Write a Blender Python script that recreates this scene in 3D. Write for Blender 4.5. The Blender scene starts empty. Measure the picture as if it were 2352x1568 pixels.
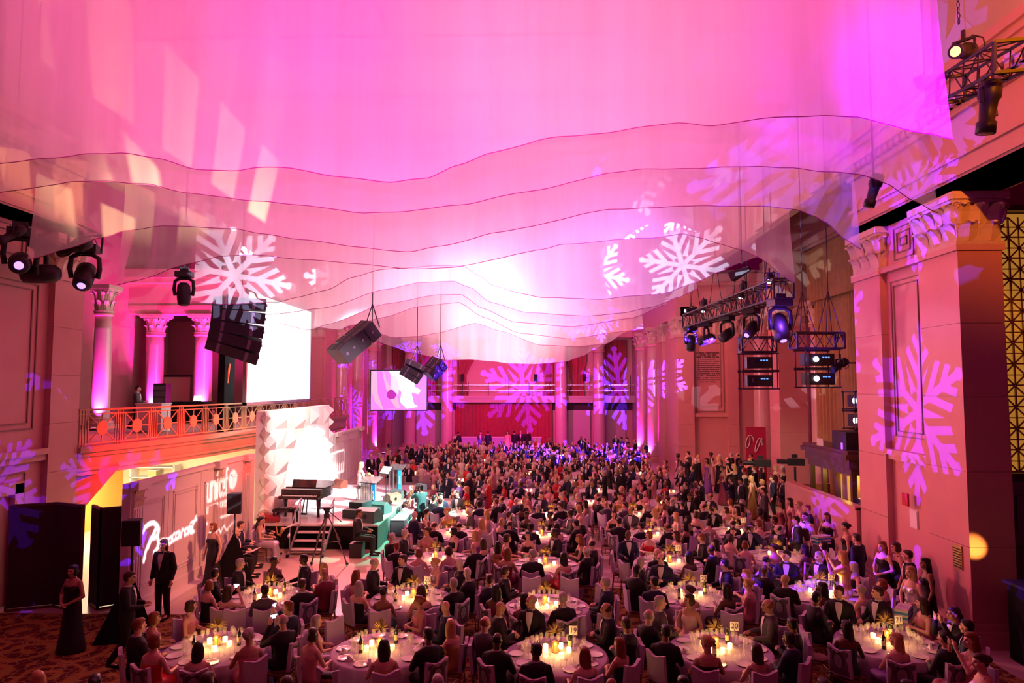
import bpy, bmesh, math, random
import numpy as np
from mathutils import Vector, Matrix, Euler
random.seed(7)
SC = bpy.context.scene
COL = SC.collection
PI = math.pi

# ------------------------------------------------------------------ camera
F = 1568.0
CAMZ = 5.5
YAW, PITCH = math.radians(1.42), math.radians(3.69)
cam_d = bpy.data.cameras.new('camera')
cam_d.lens = 24.0; cam_d.sensor_width = 36.0; cam_d.clip_end = 300
cam = bpy.data.objects.new('camera', cam_d); COL.objects.link(cam)
cam.location = (0, 0, CAMZ)
cam.rotation_euler = Euler((PI/2 + PITCH, 0, YAW), 'XYZ')
SC.camera = cam
CR = cam.rotation_euler.to_matrix()

def at(px, py, d):
    """world point at depth Y=d that the photograph shows at pixel px,py"""
    r = CR @ Vector(((px-1176)/F, (784-py)/F, -1.0))
    r = r * (d / r.y)
    return Vector((r.x, r.y, r.z + CAMZ))

def atz(px, py, z):
    r = CR @ Vector(((px-1176)/F, (784-py)/F, -1.0))
    r = r * ((z-CAMZ) / r.z)
    return Vector((r.x, r.y, z))

# ------------------------------------------------------------------ world, view, lights
SC.view_settings.view_transform = 'Standard'
SC.view_settings.look = 'None'
SC.view_settings.gamma = 1.0
SC.view_settings.use_curve_mapping = False
SC.view_settings.exposure = 0.15
try:
    SC.cycles.transparent_max_bounces = 18
    SC.cycles.max_bounces = 5
    SC.cycles.adaptive_threshold = 0.04
    SC.cycles.diffuse_bounces = 2
    SC.cycles.glossy_bounces = 2
    SC.cycles.transmission_bounces = 4
    SC.cycles.sample_clamp_indirect = 4.0
    SC.cycles.caustics_reflective = False
    SC.cycles.caustics_refractive = False
except Exception:
    pass
W = bpy.data.worlds.new('room_glow'); SC.world = W; W.use_nodes = True
W.node_tree.nodes['Background'].inputs[0].default_value = (0.55, 0.0, 0.16, 1)
W.node_tree.nodes['Background'].inputs[1].default_value = 0.10

def aim(o, tgt):
    d = Vector(tgt) - o.location
    o.rotation_euler = d.to_track_quat('-Z', 'Y').to_euler()

def area(name, loc, tgt, sx, sy, power, col):
    l = bpy.data.lights.new(name, 'AREA'); l.shape = 'RECTANGLE'; l.size = sx; l.size_y = sy
    l.energy = power; l.color = col
    o = bpy.data.objects.new(name, l); COL.objects.link(o); o.location = loc; aim(o, tgt); return o

def spot(name, loc, tgt, power, col, ang, blend=0.4, r=0.06):
    l = bpy.data.lights.new(name, 'SPOT'); l.energy = power; l.color = col
    l.spot_size = math.radians(ang); l.spot_blend = blend; l.shadow_soft_size = r
    o = bpy.data.objects.new(name, l); COL.objects.link(o); o.location = loc; aim(o, tgt); return o

def point(name, loc, power, col, r=0.08):
    l = bpy.data.lights.new(name, 'POINT'); l.energy = power; l.color = col; l.shadow_soft_size = r
    o = bpy.data.objects.new(name, l); COL.objects.link(o); o.location = loc; return o

def gobo(o, scale, seed=0, kind='flake', rot=0.0):
    """light nodes: a projector slide. kind 'flake': snowflakes, 'streak': bars"""
    l = o.data; l.use_nodes = True; nt = l.node_tree; N = nt.nodes; L = nt.links
    em = next(n for n in N if n.type == 'EMISSION')
    tc = N.new('ShaderNodeTexCoord')
    sp = N.new('ShaderNodeSeparateXYZ'); L.new(tc.outputs['Normal'], sp.inputs[0])
    def M(op, a, b=None, c=None):
        n = N.new('ShaderNodeMath'); n.operation = op
        for i, x in enumerate((a, b, c)):
            if x is None: continue
            if isinstance(x, (int, float)): n.inputs[i].default_value = x
            else: L.new(x, n.inputs[i])
        return n.outputs[0]
    zz = M('ABSOLUTE', sp.outputs[2])
    x0 = M('MULTIPLY', M('DIVIDE', sp.outputs[0], zz), scale)
    y0 = M('MULTIPLY', M('DIVIDE', sp.outputs[1], zz), scale)
    if kind == 'streak':
        bars = M('GREATER_THAN', M('SINE', M('MULTIPLY', x0, 30.0)), -0.2)
        rows = M('GREATER_THAN', M('SINE', M('ADD', M('MULTIPLY', y0, 9.0), M('MULTIPLY', x0, 1.5))), 0.1)
        L.new(M('MULTIPLY', bars, rows), em.inputs['Strength']); return
    cr, sr = math.cos(rot), math.sin(rot)
    x1 = M('ADD', M('MULTIPLY', x0, cr), M('MULTIPLY', y0, -sr))
    y1 = M('ADD', M('MULTIPLY', x0, sr), M('MULTIPLY', y0, cr))
    if seed > 0:   # several flakes in a brick pattern
        row = M('FLOOR', M('ADD', y1, 0.5))
        x1 = M('ADD', x1, M('MULTIPLY', row, 0.43))
        fx = M('SUBTRACT', M('FRACT', M('ADD', x1, 40.5)), 0.5)
        fy = M('SUBTRACT', M('FRACT', M('ADD', y1, 40.5)), 0.5)
    else:
        fx, fy = x1, y1
    r = M('SQRT', M('ADD', M('MULTIPLY', fx, fx), M('MULTIPLY', fy, fy)))
    th = M('ADD', M('ARCTAN2', fy, fx), 2*PI + seed*0.13)
    a = M('PINGPONG', th, PI/6)
    u = M('MULTIPLY', r, M('COSINE', a)); v = M('MULTIPLY', r, M('SINE', a))
    arm = M('MULTIPLY', M('LESS_THAN', v, 0.022), M('LESS_THAN', u, 0.45))
    q = M('ADD', M('SUBTRACT', M('MULTIPLY', u, 0.8), v), 4.0)
    br = M('LESS_THAN', M('MODULO', q, 0.10), 0.052)
    lim = M('LESS_THAN', v, M('MULTIPLY', M('SUBTRACT', 0.47, u), 0.75))
    out = M('GREATER_THAN', u, 0.09)
    br = M('MULTIPLY', M('MULTIPLY', br, lim), out)
    L.new(M('MAXIMUM', arm, br), em.inputs['Strength'])

AMB = (1.0, 0.07, 0.17)
area('ceiling_fill_near', (-1.9, 15, 19), (-1.9, 15.001, 0), 16, 20, 500, AMB)  # added overhead fill panels for the ambient pink, standing for no fixture
area('ceiling_fill_mid', (-1.9, 34, 19), (-1.9, 34.001, 0), 16, 16, 1750, (1.0, 0.13, 0.19))
area('ceiling_fill_far', (-1.9, 52, 19), (-1.9, 52.001, 0), 16, 14, 600, (1.0, 0.02, 0.34))
# stage white key and coloured specials
spot('stage_key_light', (6.0, 19.0, 8.6), (-7.1, 28.0, 1.2), 52000, (0.90, 1.0, 0.96), 21, 0.5, 0.15)
spot('backdrop_light', (-2.5, 21.0, 8.2), (-9.2, 27.6, 2.8), 5200, (1.0, 0.80, 0.74), 44, 0.7, 0.15)
spot('crowd_key_light', (-8.4, 31.0, 8.3), (1.5, 17.0, 1.0), 7500, (1.0, 0.22, 0.26), 78, 0.8, 0.3)
spot('teal_light', (-1.5, 31.0, 8.0), (-4.6, 24.8, 0.5), 12000, (0.0, 1.0, 0.62), 23, 0.3, 0.1)
spot('red_fascia_light', (-3.5, 20.5, 7.9), (-12.3, 22.3, 3.2), 15000, (1.0, 0.01, 0.01), 32, 0.6, 0.15)
spot('orange_rail_light', (-5.4, 27.4, 8.2), (-11.8, 25.5, 3.5), 3600, (1.0, 0.10, 0.015), 62, 0.7, 0.15)
spot('amber_stage_light', (-1.0, 17.0, 7.9), (-8.4, 21.0, 0.6), 3600, (1.0, 0.30, 0.16), 50, 0.9, 0.2)
# salmon side washes on the marble of the two near piers and the right bay
spot('pier_wash_right', (-7.0, 15.5, 7.2), (9.3, 17.5, 5.4), 3000, (1.0, 0.12, 0.18), 44, 0.8, 0.2)
spot('pier_wash_left', (4.5, 13.5, 7.4), (-13.0, 17.0, 6.0), 500, (1.0, 0.03, 0.12), 44, 0.8, 0.2)
spot('bay_wash_right', (-3.0, 30.0, 7.2), (12.0, 39.0, 5.5), 3600, (1.0, 0.16, 0.16), 56, 0.8, 0.2)
spot('back_wash_magenta', (-1.9, 46.0, 7.0), (-1.9, 62.0, 4.0), 6500, (1.0, 0.0, 0.45), 84, 0.8, 0.2)
# washes on the hanging cloths, from the front of the house and from the trusses
spot('cloth_wash_front', (-1.9, -9.0, 5.0), (-1.9, 13.0, 15.5), 24000, (1.0, 0.09, 0.46), 47, 0.5, 0.3)
spot('cloth_wash_violet', (6.2, 7.0, 8.2), (5.4, 13.0, 11.8), 3400, (0.60, 0.0, 1.0), 46, 0.9, 0.1)
spot('cloth_patch_magenta', (0.0, -2.0, 5.2), (-3.6, 10.0, 11.6), 4200, (0.85, 0.08, 1.0), 17, 1.0, 0.2)
spot('cloth_patch_peach', (0.0, -2.0, 5.2), (0.9, 10.0, 11.2), 7500, (1.0, 0.42, 0.42), 30, 1.0, 0.2)
spot('cloth_patch_rose', (0.0, -2.0, 5.2), (-7.0, 10.0, 10.5), 3600, (1.0, 0.22, 0.20), 26, 1.0, 0.2)
spot('cloth_wash_near', (-1.9, 5.0, 6.2), (-1.9, 13.0, 10.4), 2200, (1.0, 0.20, 0.75), 84, 0.9, 0.2)
spot('cloth_wash_mid', (-1.9, 20.6, 7.0), (-1.9, 29.0, 11.0), 9000, (1.0, 0.40, 0.56), 92, 0.9, 0.2)
spot('cloth_wash_blue', (3.5, 15.8, 7.2), (2.0, 22.0, 9.4), 2600, (0.42, 0.25, 1.0), 80, 0.9, 0.2)
spot('cloth_wash_back', (-1.9, 47.5, 6.0), (-1.9, 38.0, 11.0), 9000, (1.0, 0.52, 0.55), 80, 0.9, 0.2)
spot('cloth_wash_deep', (-1.5, 33.2, 7.2), (-1.5, 39.0, 10.5), 5000, (1.0, 0.50, 0.52), 90, 0.9, 0.2)
# orange up-light on the upper right wall
spot('amber_cornice_light', (7.4, 6.0, 11.6), (10.3, 13.0, 14.0), 3800, (1.0, 0.22, 0.0), 100, 0.8, 0.1)
# snowflake projectors
FL = (0.13, 0.015, 1.0)
gobo(spot('snow_projector_right', (-7.0, 15.6, 7.4), (9.3, 16.9, 4.9), 24000, FL, 42, 0.05, 0.01), 3.4, 1, rot=.5)
gobo(spot('snow_projector_left', (3.5, 11.0, 7.4), (-13.0, 16.6, 3.0), 15000, FL, 20, 0.05, 0.01), 5.0, 2)
gobo(spot('snow_projector_fascia', (-3.0, 18.5, 7.4), (-12.4, 21.4, 3.0), 5200, FL, 13, 0.05, 0.01), 9.0, 2)
gobo(spot('snow_projector_column', (2.0, 30.0, 7.6), (-13.0, 50.0, 4.0), 60000, FL, 22, 0.05, 0.01), 7.0, 3)
gobo(spot('snow_projector_back', (8.0, 24.0, 6.6), (-0.5, 62.0, 5.2), 260000, (0.10, 0.02, 1.0), 36, 0.05, 0.01), 4.4, 3)
gobo(spot('snow_projector_cloth', (-2.0, 9.0, 5.2), (5.0, 14.0, 9.6), 8000, (0.10, 0.06, 1.0), 36, 0.05, 0.01), 2.2, 2)
gobo(spot('white_snow_projector_left', (-6.0, 16.2, 8.0), (-9.6, 22.0, 9.1), 6500, (0.75, 0.8, 1.0), 44, 0.05, 0.01), 1.7, 1)
gobo(spot('white_snow_projector_right', (2.0, 16.2, 8.0), (5.0, 22.2, 9.4), 6500, (0.7, 0.75, 1.0), 44, 0.05, 0.01), 2.2, 2)
gobo(spot('sunny_streak_left', (-4.5, 10.8, 6.0), (-8.2, 15.0, 10.6), 8500, (1.0, 0.66, 0.30), 44, 0.4, 0.04), 1.6, 0, 'streak')  # added striped spot imitating window light reflected onto the cloth

# ------------------------------------------------------------------ mesh helpers
class MB:
    def __init__(s): s.v = []; s.f = []; s.m = []
    def add(s, vs, fs, m=0):
        b = len(s.v); s.v += [tuple(p) for p in vs]
        s.f += [tuple(i+b for i in q) for q in fs]; s.m += [m]*len(fs); return s
    def box(s, x0, x1, y0, y1, z0, z1, m=0):
        return s.add([(x0,y0,z0),(x1,y0,z0),(x1,y1,z0),(x0,y1,z0),(x0,y0,z1),(x1,y0,z1),(x1,y1,z1),(x0,y1,z1)],
            [(0,3,2,1),(4,5,6,7),(0,1,5,4),(1,2,6,5),(2,3,7,6),(3,0,4,7)], m)
    def cbox(s, c, size, m=0, rz=0.0, rx=0.0, ry=0.0):
        a, b, d = size[0]/2, size[1]/2, size[2]/2
        R = Euler((rx, ry, rz)).to_matrix(); c = Vector(c)
        vs = [c + R @ Vector(p) for p in ((-a,-b,-d),(a,-b,-d),(a,b,-d),(-a,b,-d),(-a,-b,d),(a,-b,d),(a,b,d),(-a,b,d))]
        return s.add(vs, [(0,3,2,1),(4,5,6,7),(0,1,5,4),(1,2,6,5),(2,3,7,6),(3,0,4,7)], m)
    def bar(s, p, q, w, h=None, m=0, up=(0,0,1)):
        p, q = Vector(p), Vector(q); h = h or w
        d = (q-p).normalized(); u = Vector(up)
        if abs(d.dot(u)) > .97: u = Vector((1,0,0))
        a = d.cross(u).normalized()*w/2; b = d.cross(a).normalized()*h/2
        vs = [p-a-b,p+a-b,p+a+b,p-a+b,q-a-b,q+a-b,q+a+b,q-a+b]
        return s.add(vs, [(0,1,2,3),(7,6,5,4),(0,4,5,1),(1,5,6,2),(2,6,7,3),(3,7,4,0)], m)
    def tube(s, p, q, r1, r2=None, n=8, m=0, cap=True):
        p, q = Vector(p), Vector(q); r2 = r1 if r2 is None else r2
        d = (q-p).normalized(); u = Vector((0,0,1)) if abs(d.z) < .9 else Vector((1,0,0))
        a = d.cross(u).normalized(); b = d.cross(a)
        vs = []
        for c, r in ((p, r1), (q, r2)):
            for i in range(n):
                t = 2*PI*i/n; vs.append(c + a*(r*math.cos(t)) + b*(r*math.sin(t)))
        fs = [(i,(i+1)%n,n+(i+1)%n,n+i) for i in range(n)]
        if cap: fs += [tuple(range(n))[::-1], tuple(range(n,2*n))]
        return s.add(vs, fs, m)
    def path(s, pts, r, n=6, m=0, closed=False):
        pts = [Vector(p) for p in pts]; k = len(pts); vs = []; prev = None
        for i, p in enumerate(pts):
            d = (pts[min(i+1,k-1)] - pts[max(i-1,0)]).normalized()
            u = Vector((0,0,1)) if abs(d.z) < .95 else Vector((1,0,0))
            a = d.cross(u).normalized()
            if prev is not None and a.dot(prev) < 0: a = -a
            prev = a
            b = d.cross(a)
            rr = r[i] if isinstance(r, (list, tuple)) else r
            for j in range(n):
                t = 2*PI*j/n; vs.append(p + a*(rr*math.cos(t)) + b*(rr*math.sin(t)))
        fs = []
        for i in range(k-1):
            for j in range(n):
                fs.append((i*n+j, i*n+(j+1)%n, (i+1)*n+(j+1)%n, (i+1)*n+j))
        fs += [tuple(range(n))[::-1], tuple(range((k-1)*n, k*n))]
        return s.add(vs, fs, m)
    def sphere(s, c, r, n=8, k=6, m=0, R=None):
        if not hasattr(r, '__len__'): r = (r, r, r)
        c = Vector(c); vs = [Vector((0,0,-r[2]))]
        for i in range(1, k):
            ph = -PI/2 + PI*i/k
            for j in range(n):
                t = 2*PI*j/n; vs.append(Vector((r[0]*math.cos(ph)*math.cos(t), r[1]*math.cos(ph)*math.sin(t), r[2]*math.sin(ph))))
        vs.append(Vector((0,0,r[2])))
        fs = [(0, 1+(j+1)%n, 1+j) for j in range(n)]
        for i in range(k-2):
            for j in range(n):
                fs.append((1+i*n+j, 1+i*n+(j+1)%n, 1+(i+1)*n+(j+1)%n, 1+(i+1)*n+j))
        e = len(vs)-1; b = 1+(k-2)*n
        fs += [(b+j, b+(j+1)%n, e) for j in range(n)]
        if R is not None: vs = [R @ p for p in vs]
        return s.add([p+c for p in vs], fs, m)
    def lathe(s, prof, n=16, c=(0,0,0), m=0, cap=True, ang=0.0):
        vs = []
        for r, z in prof:
            for j in range(n):
                t = 2*PI*j/n + ang; vs.append((c[0]+r*math.cos(t), c[1]+r*math.sin(t), c[2]+z))
        fs = []
        for i in range(len(prof)-1):
            for j in range(n):
                fs.append((i*n+j, i*n+(j+1)%n, (i+1)*n+(j+1)%n, (i+1)*n+j))
        if cap:
            fs += [tuple(range(n))[::-1], tuple(range((len(prof)-1)*n, len(prof)*n))]
        return s.add(vs, fs, m)
    def loft(s, rings, n=12, m=0):
        """rings: (cx, cy, cz, rx, ry)"""
        vs = []
        for (cx, cy, cz, rx, ry) in rings:
            for j in range(n):
                t = 2*PI*j/n; vs.append((cx+rx*math.cos(t), cy+ry*math.sin(t), cz))
        fs = []; k = len(rings)
        for i in range(k-1):
            for j in range(n):
                fs.append((i*n+j, i*n+(j+1)%n, (i+1)*n+(j+1)%n, (i+1)*n+j))
        fs += [tuple(range(n))[::-1], tuple(range((k-1)*n, k*n))]
        return s.add(vs, fs, m)
    def grid(s, fn, nu, nv, m=0):
        vs = [fn(i/nu, j/nv) for j in range(nv+1) for i in range(nu+1)]
        fs = [(j*(nu+1)+i, j*(nu+1)+i+1, (j+1)*(nu+1)+i+1, (j+1)*(nu+1)+i) for j in range(nv) for i in range(nu)]
        return s.add(vs, fs, m)
    def prism(s, poly, h0, h1, axis='z', m=0):
        """poly: 2D points; extruded between h0 and h1 along axis (z: xy, y: xz, x: yz)"""
        def P(a, b, h):
            return (a,b,h) if axis == 'z' else ((a,h,b) if axis == 'y' else (h,a,b))
        n = len(poly)
        vs = [P(a,b,h0) for a,b in poly] + [P(a,b,h1) for a,b in poly]
        fs = [tuple(range(n)), tuple(range(n,2*n))[::-1]] + [(i,(i+1)%n,n+(i+1)%n,n+i) for i in range(n)]
        return s.add(vs, fs, m)
    def mesh(s, name, mats, smooth=False):
        me = bpy.data.meshes.new(name); me.from_pydata(s.v, [], s.f)
        if not isinstance(mats, (list, tuple)): mats = [mats]
        for x in mats: me.materials.append(x)
        if len(mats) > 1: me.polygons.foreach_set('material_index', s.m)
        if smooth: me.polygons.foreach_set('use_smooth', [True]*len(s.f))
        me.update(); return me
    def build(s, name, mats, parent=None, smooth=False, loc=None, rz=None):
        return obj(name, s.mesh(name, mats, smooth), parent, loc, rz)

def obj(name, me, parent=None, loc=None, rz=None):
    o = bpy.data.objects.new(name, me); COL.objects.link(o)
    if parent is not None: o.parent = parent
    if loc is not None: o.location = loc
    if rz is not None: o.rotation_euler = (0, 0, rz)
    return o

def tag(o, label=None, cat=None, group=None, kind=None):
    if label: o['label'] = label
    if cat: o['category'] = cat
    if group: o['group'] = group
    if kind: o['kind'] = kind
    return o

def thing(name, label, cat, loc=(0,0,0), rz=0, group=None):
    o = bpy.data.objects.new(name, None); COL.objects.link(o)
    o.location = loc; o.rotation_euler = (0,0,rz); o.empty_display_size = .1
    return tag(o, label, cat, group)

def structure(o): o['kind'] = 'structure'; return o

def dup(root, kids, loc, rz, label=None, group=None, scale=None):
    """copy of a thing and of its parts (kids: list of (object, [sub objects]))"""
    r = root.copy(); COL.objects.link(r); r.location = loc; r.rotation_euler = (0,0,rz)
    if label: r['label'] = label
    if group: r['group'] = group
    if scale: r.scale = scale
    out = []
    for k, subs in kids:
        c = k.copy(); COL.objects.link(c); c.parent = r; ss = []
        for q in subs:
            d = q.copy(); COL.objects.link(d); d.parent = c; ss.append(d)
        out.append((c, ss))
    return r, out

# ------------------------------------------------------------------ materials
MATS = {}
def mat(name, col, rough=0.6, metal=0.0, emit=None, es=1.0, spec=0.4, noise=0.0, nscale=6.0, bump=0.0, alpha=None, trans=0.0, sheen=0.0):
    if name in MATS: return MATS[name]
    m = bpy.data.materials.new(name); m.use_nodes = True; nt = m.node_tree
    b = nt.nodes['Principled BSDF']
    b.inputs['Base Color'].default_value = (*col, 1); b.inputs['Roughness'].default_value = rough
    b.inputs['Metallic'].default_value = metal; b.inputs['Specular IOR Level'].default_value = spec
    if emit: b.inputs['Emission Color'].default_value = (*emit, 1); b.inputs['Emission Strength'].default_value = es
    if trans: b.inputs['Transmission Weight'].default_value = trans
    if sheen: b.inputs['Sheen Weight'].default_value = sheen
    if alpha is not None: b.inputs['Alpha'].default_value = alpha
    if noise or bump:
        tc = nt.nodes.new('ShaderNodeTexCoord')
        nz = nt.nodes.new('ShaderNodeTexNoise'); nz.inputs['Scale'].default_value = nscale; nz.inputs['Detail'].default_value = 4
        nt.links.new(tc.outputs['Object'], nz.inputs['Vector'])
        if noise:
            mx = nt.nodes.new('ShaderNodeMix'); mx.data_type = 'RGBA'
            mx.inputs[6].default_value = (*[max(0, c*(1-noise)) for c in col], 1)
            mx.inputs[7].default_value = (*[min(1, c*(1+noise)) for c in col], 1)
            nt.links.new(nz.outputs['Fac'], mx.inputs[0]); nt.links.new(mx.outputs[2], b.inputs['Base Color'])
        if bump:
            bp = nt.nodes.new('ShaderNodeBump'); bp.inputs['Strength'].default_value = bump; bp.inputs['Distance'].default_value = 0.02
            nt.links.new(nz.outputs['Fac'], bp.inputs['Height']); nt.links.new(bp.outputs[0], b.inputs['Normal'])
    MATS[name] = m; return m

def sheer(name, col, opacity):
    m = bpy.data.materials.new(name); m.use_nodes = True; nt = m.node_tree; N = nt.nodes; L = nt.links
    for n in list(N): N.remove(n)
    out = N.new('ShaderNodeOutputMaterial')
    tr = N.new('ShaderNodeBsdfTransparent'); df = N.new('ShaderNodeBsdfDiffuse'); tl = N.new('ShaderNodeBsdfTranslucent')
    for x in (df, tl): x.inputs['Color'].default_value = (*col, 1)
    a = N.new('ShaderNodeAddShader') if False else N.new('ShaderNodeMixShader'); a.inputs[0].default_value = 0.5
    L.new(df.outputs[0], a.inputs[1]); L.new(tl.outputs[0], a.inputs[2])
    b = N.new('ShaderNodeMixShader'); L.new(tr.outputs[0], b.inputs[1]); L.new(a.outputs[0], b.inputs[2])
    tc = N.new('ShaderNodeTexCoord'); mp = N.new('ShaderNodeMapping'); mp.inputs['Scale'].default_value = (0.9, 0.3, 0.05)
    nz = N.new('ShaderNodeTexNoise'); nz.inputs['Scale'].default_value = 2.0; nz.inputs['Detail'].default_value = 5
    L.new(tc.outputs['Object'], mp.inputs[0]); L.new(mp.outputs[0], nz.inputs['Vector'])
    mr = N.new('ShaderNodeMapRange'); mr.inputs['From Min'].default_value = .3; mr.inputs['From Max'].default_value = .7
    mr.inputs['To Min'].default_value = opacity-.07; mr.inputs['To Max'].default_value = opacity+.07
    L.new(nz.outputs['Fac'], mr.inputs['Value']); L.new(mr.outputs[0], b.inputs[0])
    L.new(b.outputs[0], out.inputs[0]); MATS[name] = m; return m

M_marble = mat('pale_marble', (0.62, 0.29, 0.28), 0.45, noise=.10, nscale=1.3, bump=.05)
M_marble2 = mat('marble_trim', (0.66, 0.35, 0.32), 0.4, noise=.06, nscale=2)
M_groove = mat('groove_shadow_joint', (0.30, 0.20, 0.17), 0.8)
M_colm = mat('polished_column', (0.64, 0.42, 0.42), 0.22, noise=.12, nscale=1.5, spec=.6)
M_gild = mat('carved_capital', (0.62, 0.42, 0.30), 0.45, metal=.15, noise=.2, nscale=9)
M_cap = mat('stone_capital', (0.66, 0.5, 0.4), 0.5, noise=.15, nscale=9)
M_black = mat('black_metal', (0.018, 0.014, 0.02), 0.45)
M_blackcloth = mat('black_cloth', (0.012, 0.01, 0.012), 0.95, spec=.1)
M_darkfelt = mat('dark_screen_panel', (0.045, 0.022, 0.025), 0.9, noise=.2, nscale=30)
M_chrome = mat('satin_aluminium', (0.55, 0.54, 0.56), 0.3, metal=.9)
M_brass = mat('brass', (0.62, 0.42, 0.16), 0.35, metal=.8)
M_white = mat('white_paint', (0.80, 0.77, 0.76), 0.55)
M_wood = mat('dark_wood', (0.10, 0.045, 0.028), 0.35, noise=.4, nscale=7)
M_plaster = mat('upper_plaster', (0.62, 0.52, 0.42), 0.75, noise=.08, nscale=2)
M_marfloor = mat('marble_floor', (0.60, 0.46, 0.43), 0.28, noise=.12, nscale=.8, spec=.5)
# ------------------------------------------------------------------ the room
XL, XR = -13.0, 9.3
ZC0, ZC1 = 8.55, 9.7          # capitals
ZE = 12.3                     # top of entablature

def carpet_mat():
    m = bpy.data.materials.new('ornate_carpet'); m.use_nodes = True; nt = m.node_tree; N = nt.nodes; L = nt.links
    b = N['Principled BSDF']; b.inputs['Roughness'].default_value = .95; b.inputs['Specular IOR Level'].default_value = .1
    tc = N.new('ShaderNodeTexCoord')
    v1 = N.new('ShaderNodeTexVoronoi'); v1.inputs['Scale'].default_value = .85; v1.inputs['Randomness'].default_value = .25
    v2 = N.new('ShaderNodeTexVoronoi'); v2.inputs['Scale'].default_value = 5.0; v2.feature = 'DISTANCE_TO_EDGE'
    nz = N.new('ShaderNodeTexNoise'); nz.inputs['Scale'].default_value = 2.2; nz.inputs['Detail'].default_value = 4
    for n in (v1, v2, nz): L.new(tc.outputs['Object'], n.inputs['Vector'])
    ad = N.new('ShaderNodeMath'); ad.operation = 'MULTIPLY_ADD'; ad.inputs[1].default_value = .35
    L.new(nz.outputs['Fac'], ad.inputs[0]); L.new(v1.outputs['Distance'], ad.inputs[2])
    sn = N.new('ShaderNodeMath'); sn.operation = 'SINE'; mu = N.new('ShaderNodeMath'); mu.operation = 'MULTIPLY'; mu.inputs[1].default_value = 22
    L.new(ad.outputs[0], mu.inputs[0]); L.new(mu.outputs[0], sn.inputs[0])
    r1 = N.new('ShaderNodeValToRGB'); e = r1.color_ramp.elements
    e[0].position = 0.15; e[0].color = (.10, .022, .018, 1); e[1].position = .9; e[1].color = (.34, .17, .045, 1)
    x = e.new(.5); x.color = (.17, .035, .02, 1)
    mr = N.new('ShaderNodeMapRange'); mr.inputs['From Min'].default_value = -1; L.new(sn.outputs[0], mr.inputs['Value']); L.new(mr.outputs[0], r1.inputs[0])
    r2 = N.new('ShaderNodeValToRGB'); r2.color_ramp.elements[0].position = .03; r2.color_ramp.elements[1].position = .07
    L.new(v2.outputs['Distance'], r2.inputs[0])
    mx = N.new('ShaderNodeMix'); mx.data_type = 'RGBA'; mx.inputs[6].default_value = (.30, .20, .07, 1)
    L.new(r2.outputs[0], mx.inputs[0]); L.new(r1.outputs[0], mx.inputs[7]); L.new(mx.outputs[2], b.inputs['Base Color'])
    return m

fl = MB(); fl.box(-25, 17, -6, 63, -.3, 0); structure(fl.build('floor', M_marfloor))
# patterned carpet in the front of the hall and behind the sheer rows
cp = MB(); cp.box(-12.9, 9.2, -5, 16.6, 0, .012); o = cp.build('carpet', carpet_mat()); tag(o, 'ornate brown and gold patterned carpet across the front of the hall', 'carpet')
cp = MB(); cp.box(-1.0, 9.2, 16.6, 19.0, 0, .012); o = cp.build('carpet', bpy.data.materials['ornate_carpet']); tag(o, 'strip of ornate brown carpet running up to the right wall behind the front carpet', 'carpet')

# unit acanthus leaf and volute meshes, shared
def leaf_mesh(mt):
    mb = MB()
    prof = [(0,.02,.30),(.3,.06,.46),(.6,.12,.48),(.82,.24,.40),(.96,.40,.30),(.97,.50,.2),(.86,.52,.06)]
    vs = []
    for z, y, w in prof:
        for k, a in enumerate((-1,-.5,0,.5,1)):
            vs.append((a*w, -(y + (.06 if k == 2 else (-.05 if k in (0,4) else .0))), z))
    fs = [(i*5+j, i*5+j+1, (i+1)*5+j+1, (i+1)*5+j) for i in range(len(prof)-1) for j in range(4)]
    mb.add(vs, fs); return mb.mesh('acanthus_leaf', mt)
LEAF = leaf_mesh(M_cap)
def volute_mesh(mt):
    mb = MB(); pts = []; rr = []
    for i in range(15):
        t = i/14; a = t*3.6*PI; r = .5*(1-t*.85)
        pts.append((r*math.cos(a), 0, r*math.sin(a))); rr.append(.16*(1-.5*t))
    mb.path(pts, rr, 5); return mb.mesh('volute', mt, True)
VOL = volute_mesh(M_cap)

def place(me, name, parent, loc, rz, sc):
    o = bpy.data.objects.new(name, me); COL.objects.link(o); o.parent = parent
    o.location = loc; o.rotation_euler = (0,0,rz); o.scale = sc; return o

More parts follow.
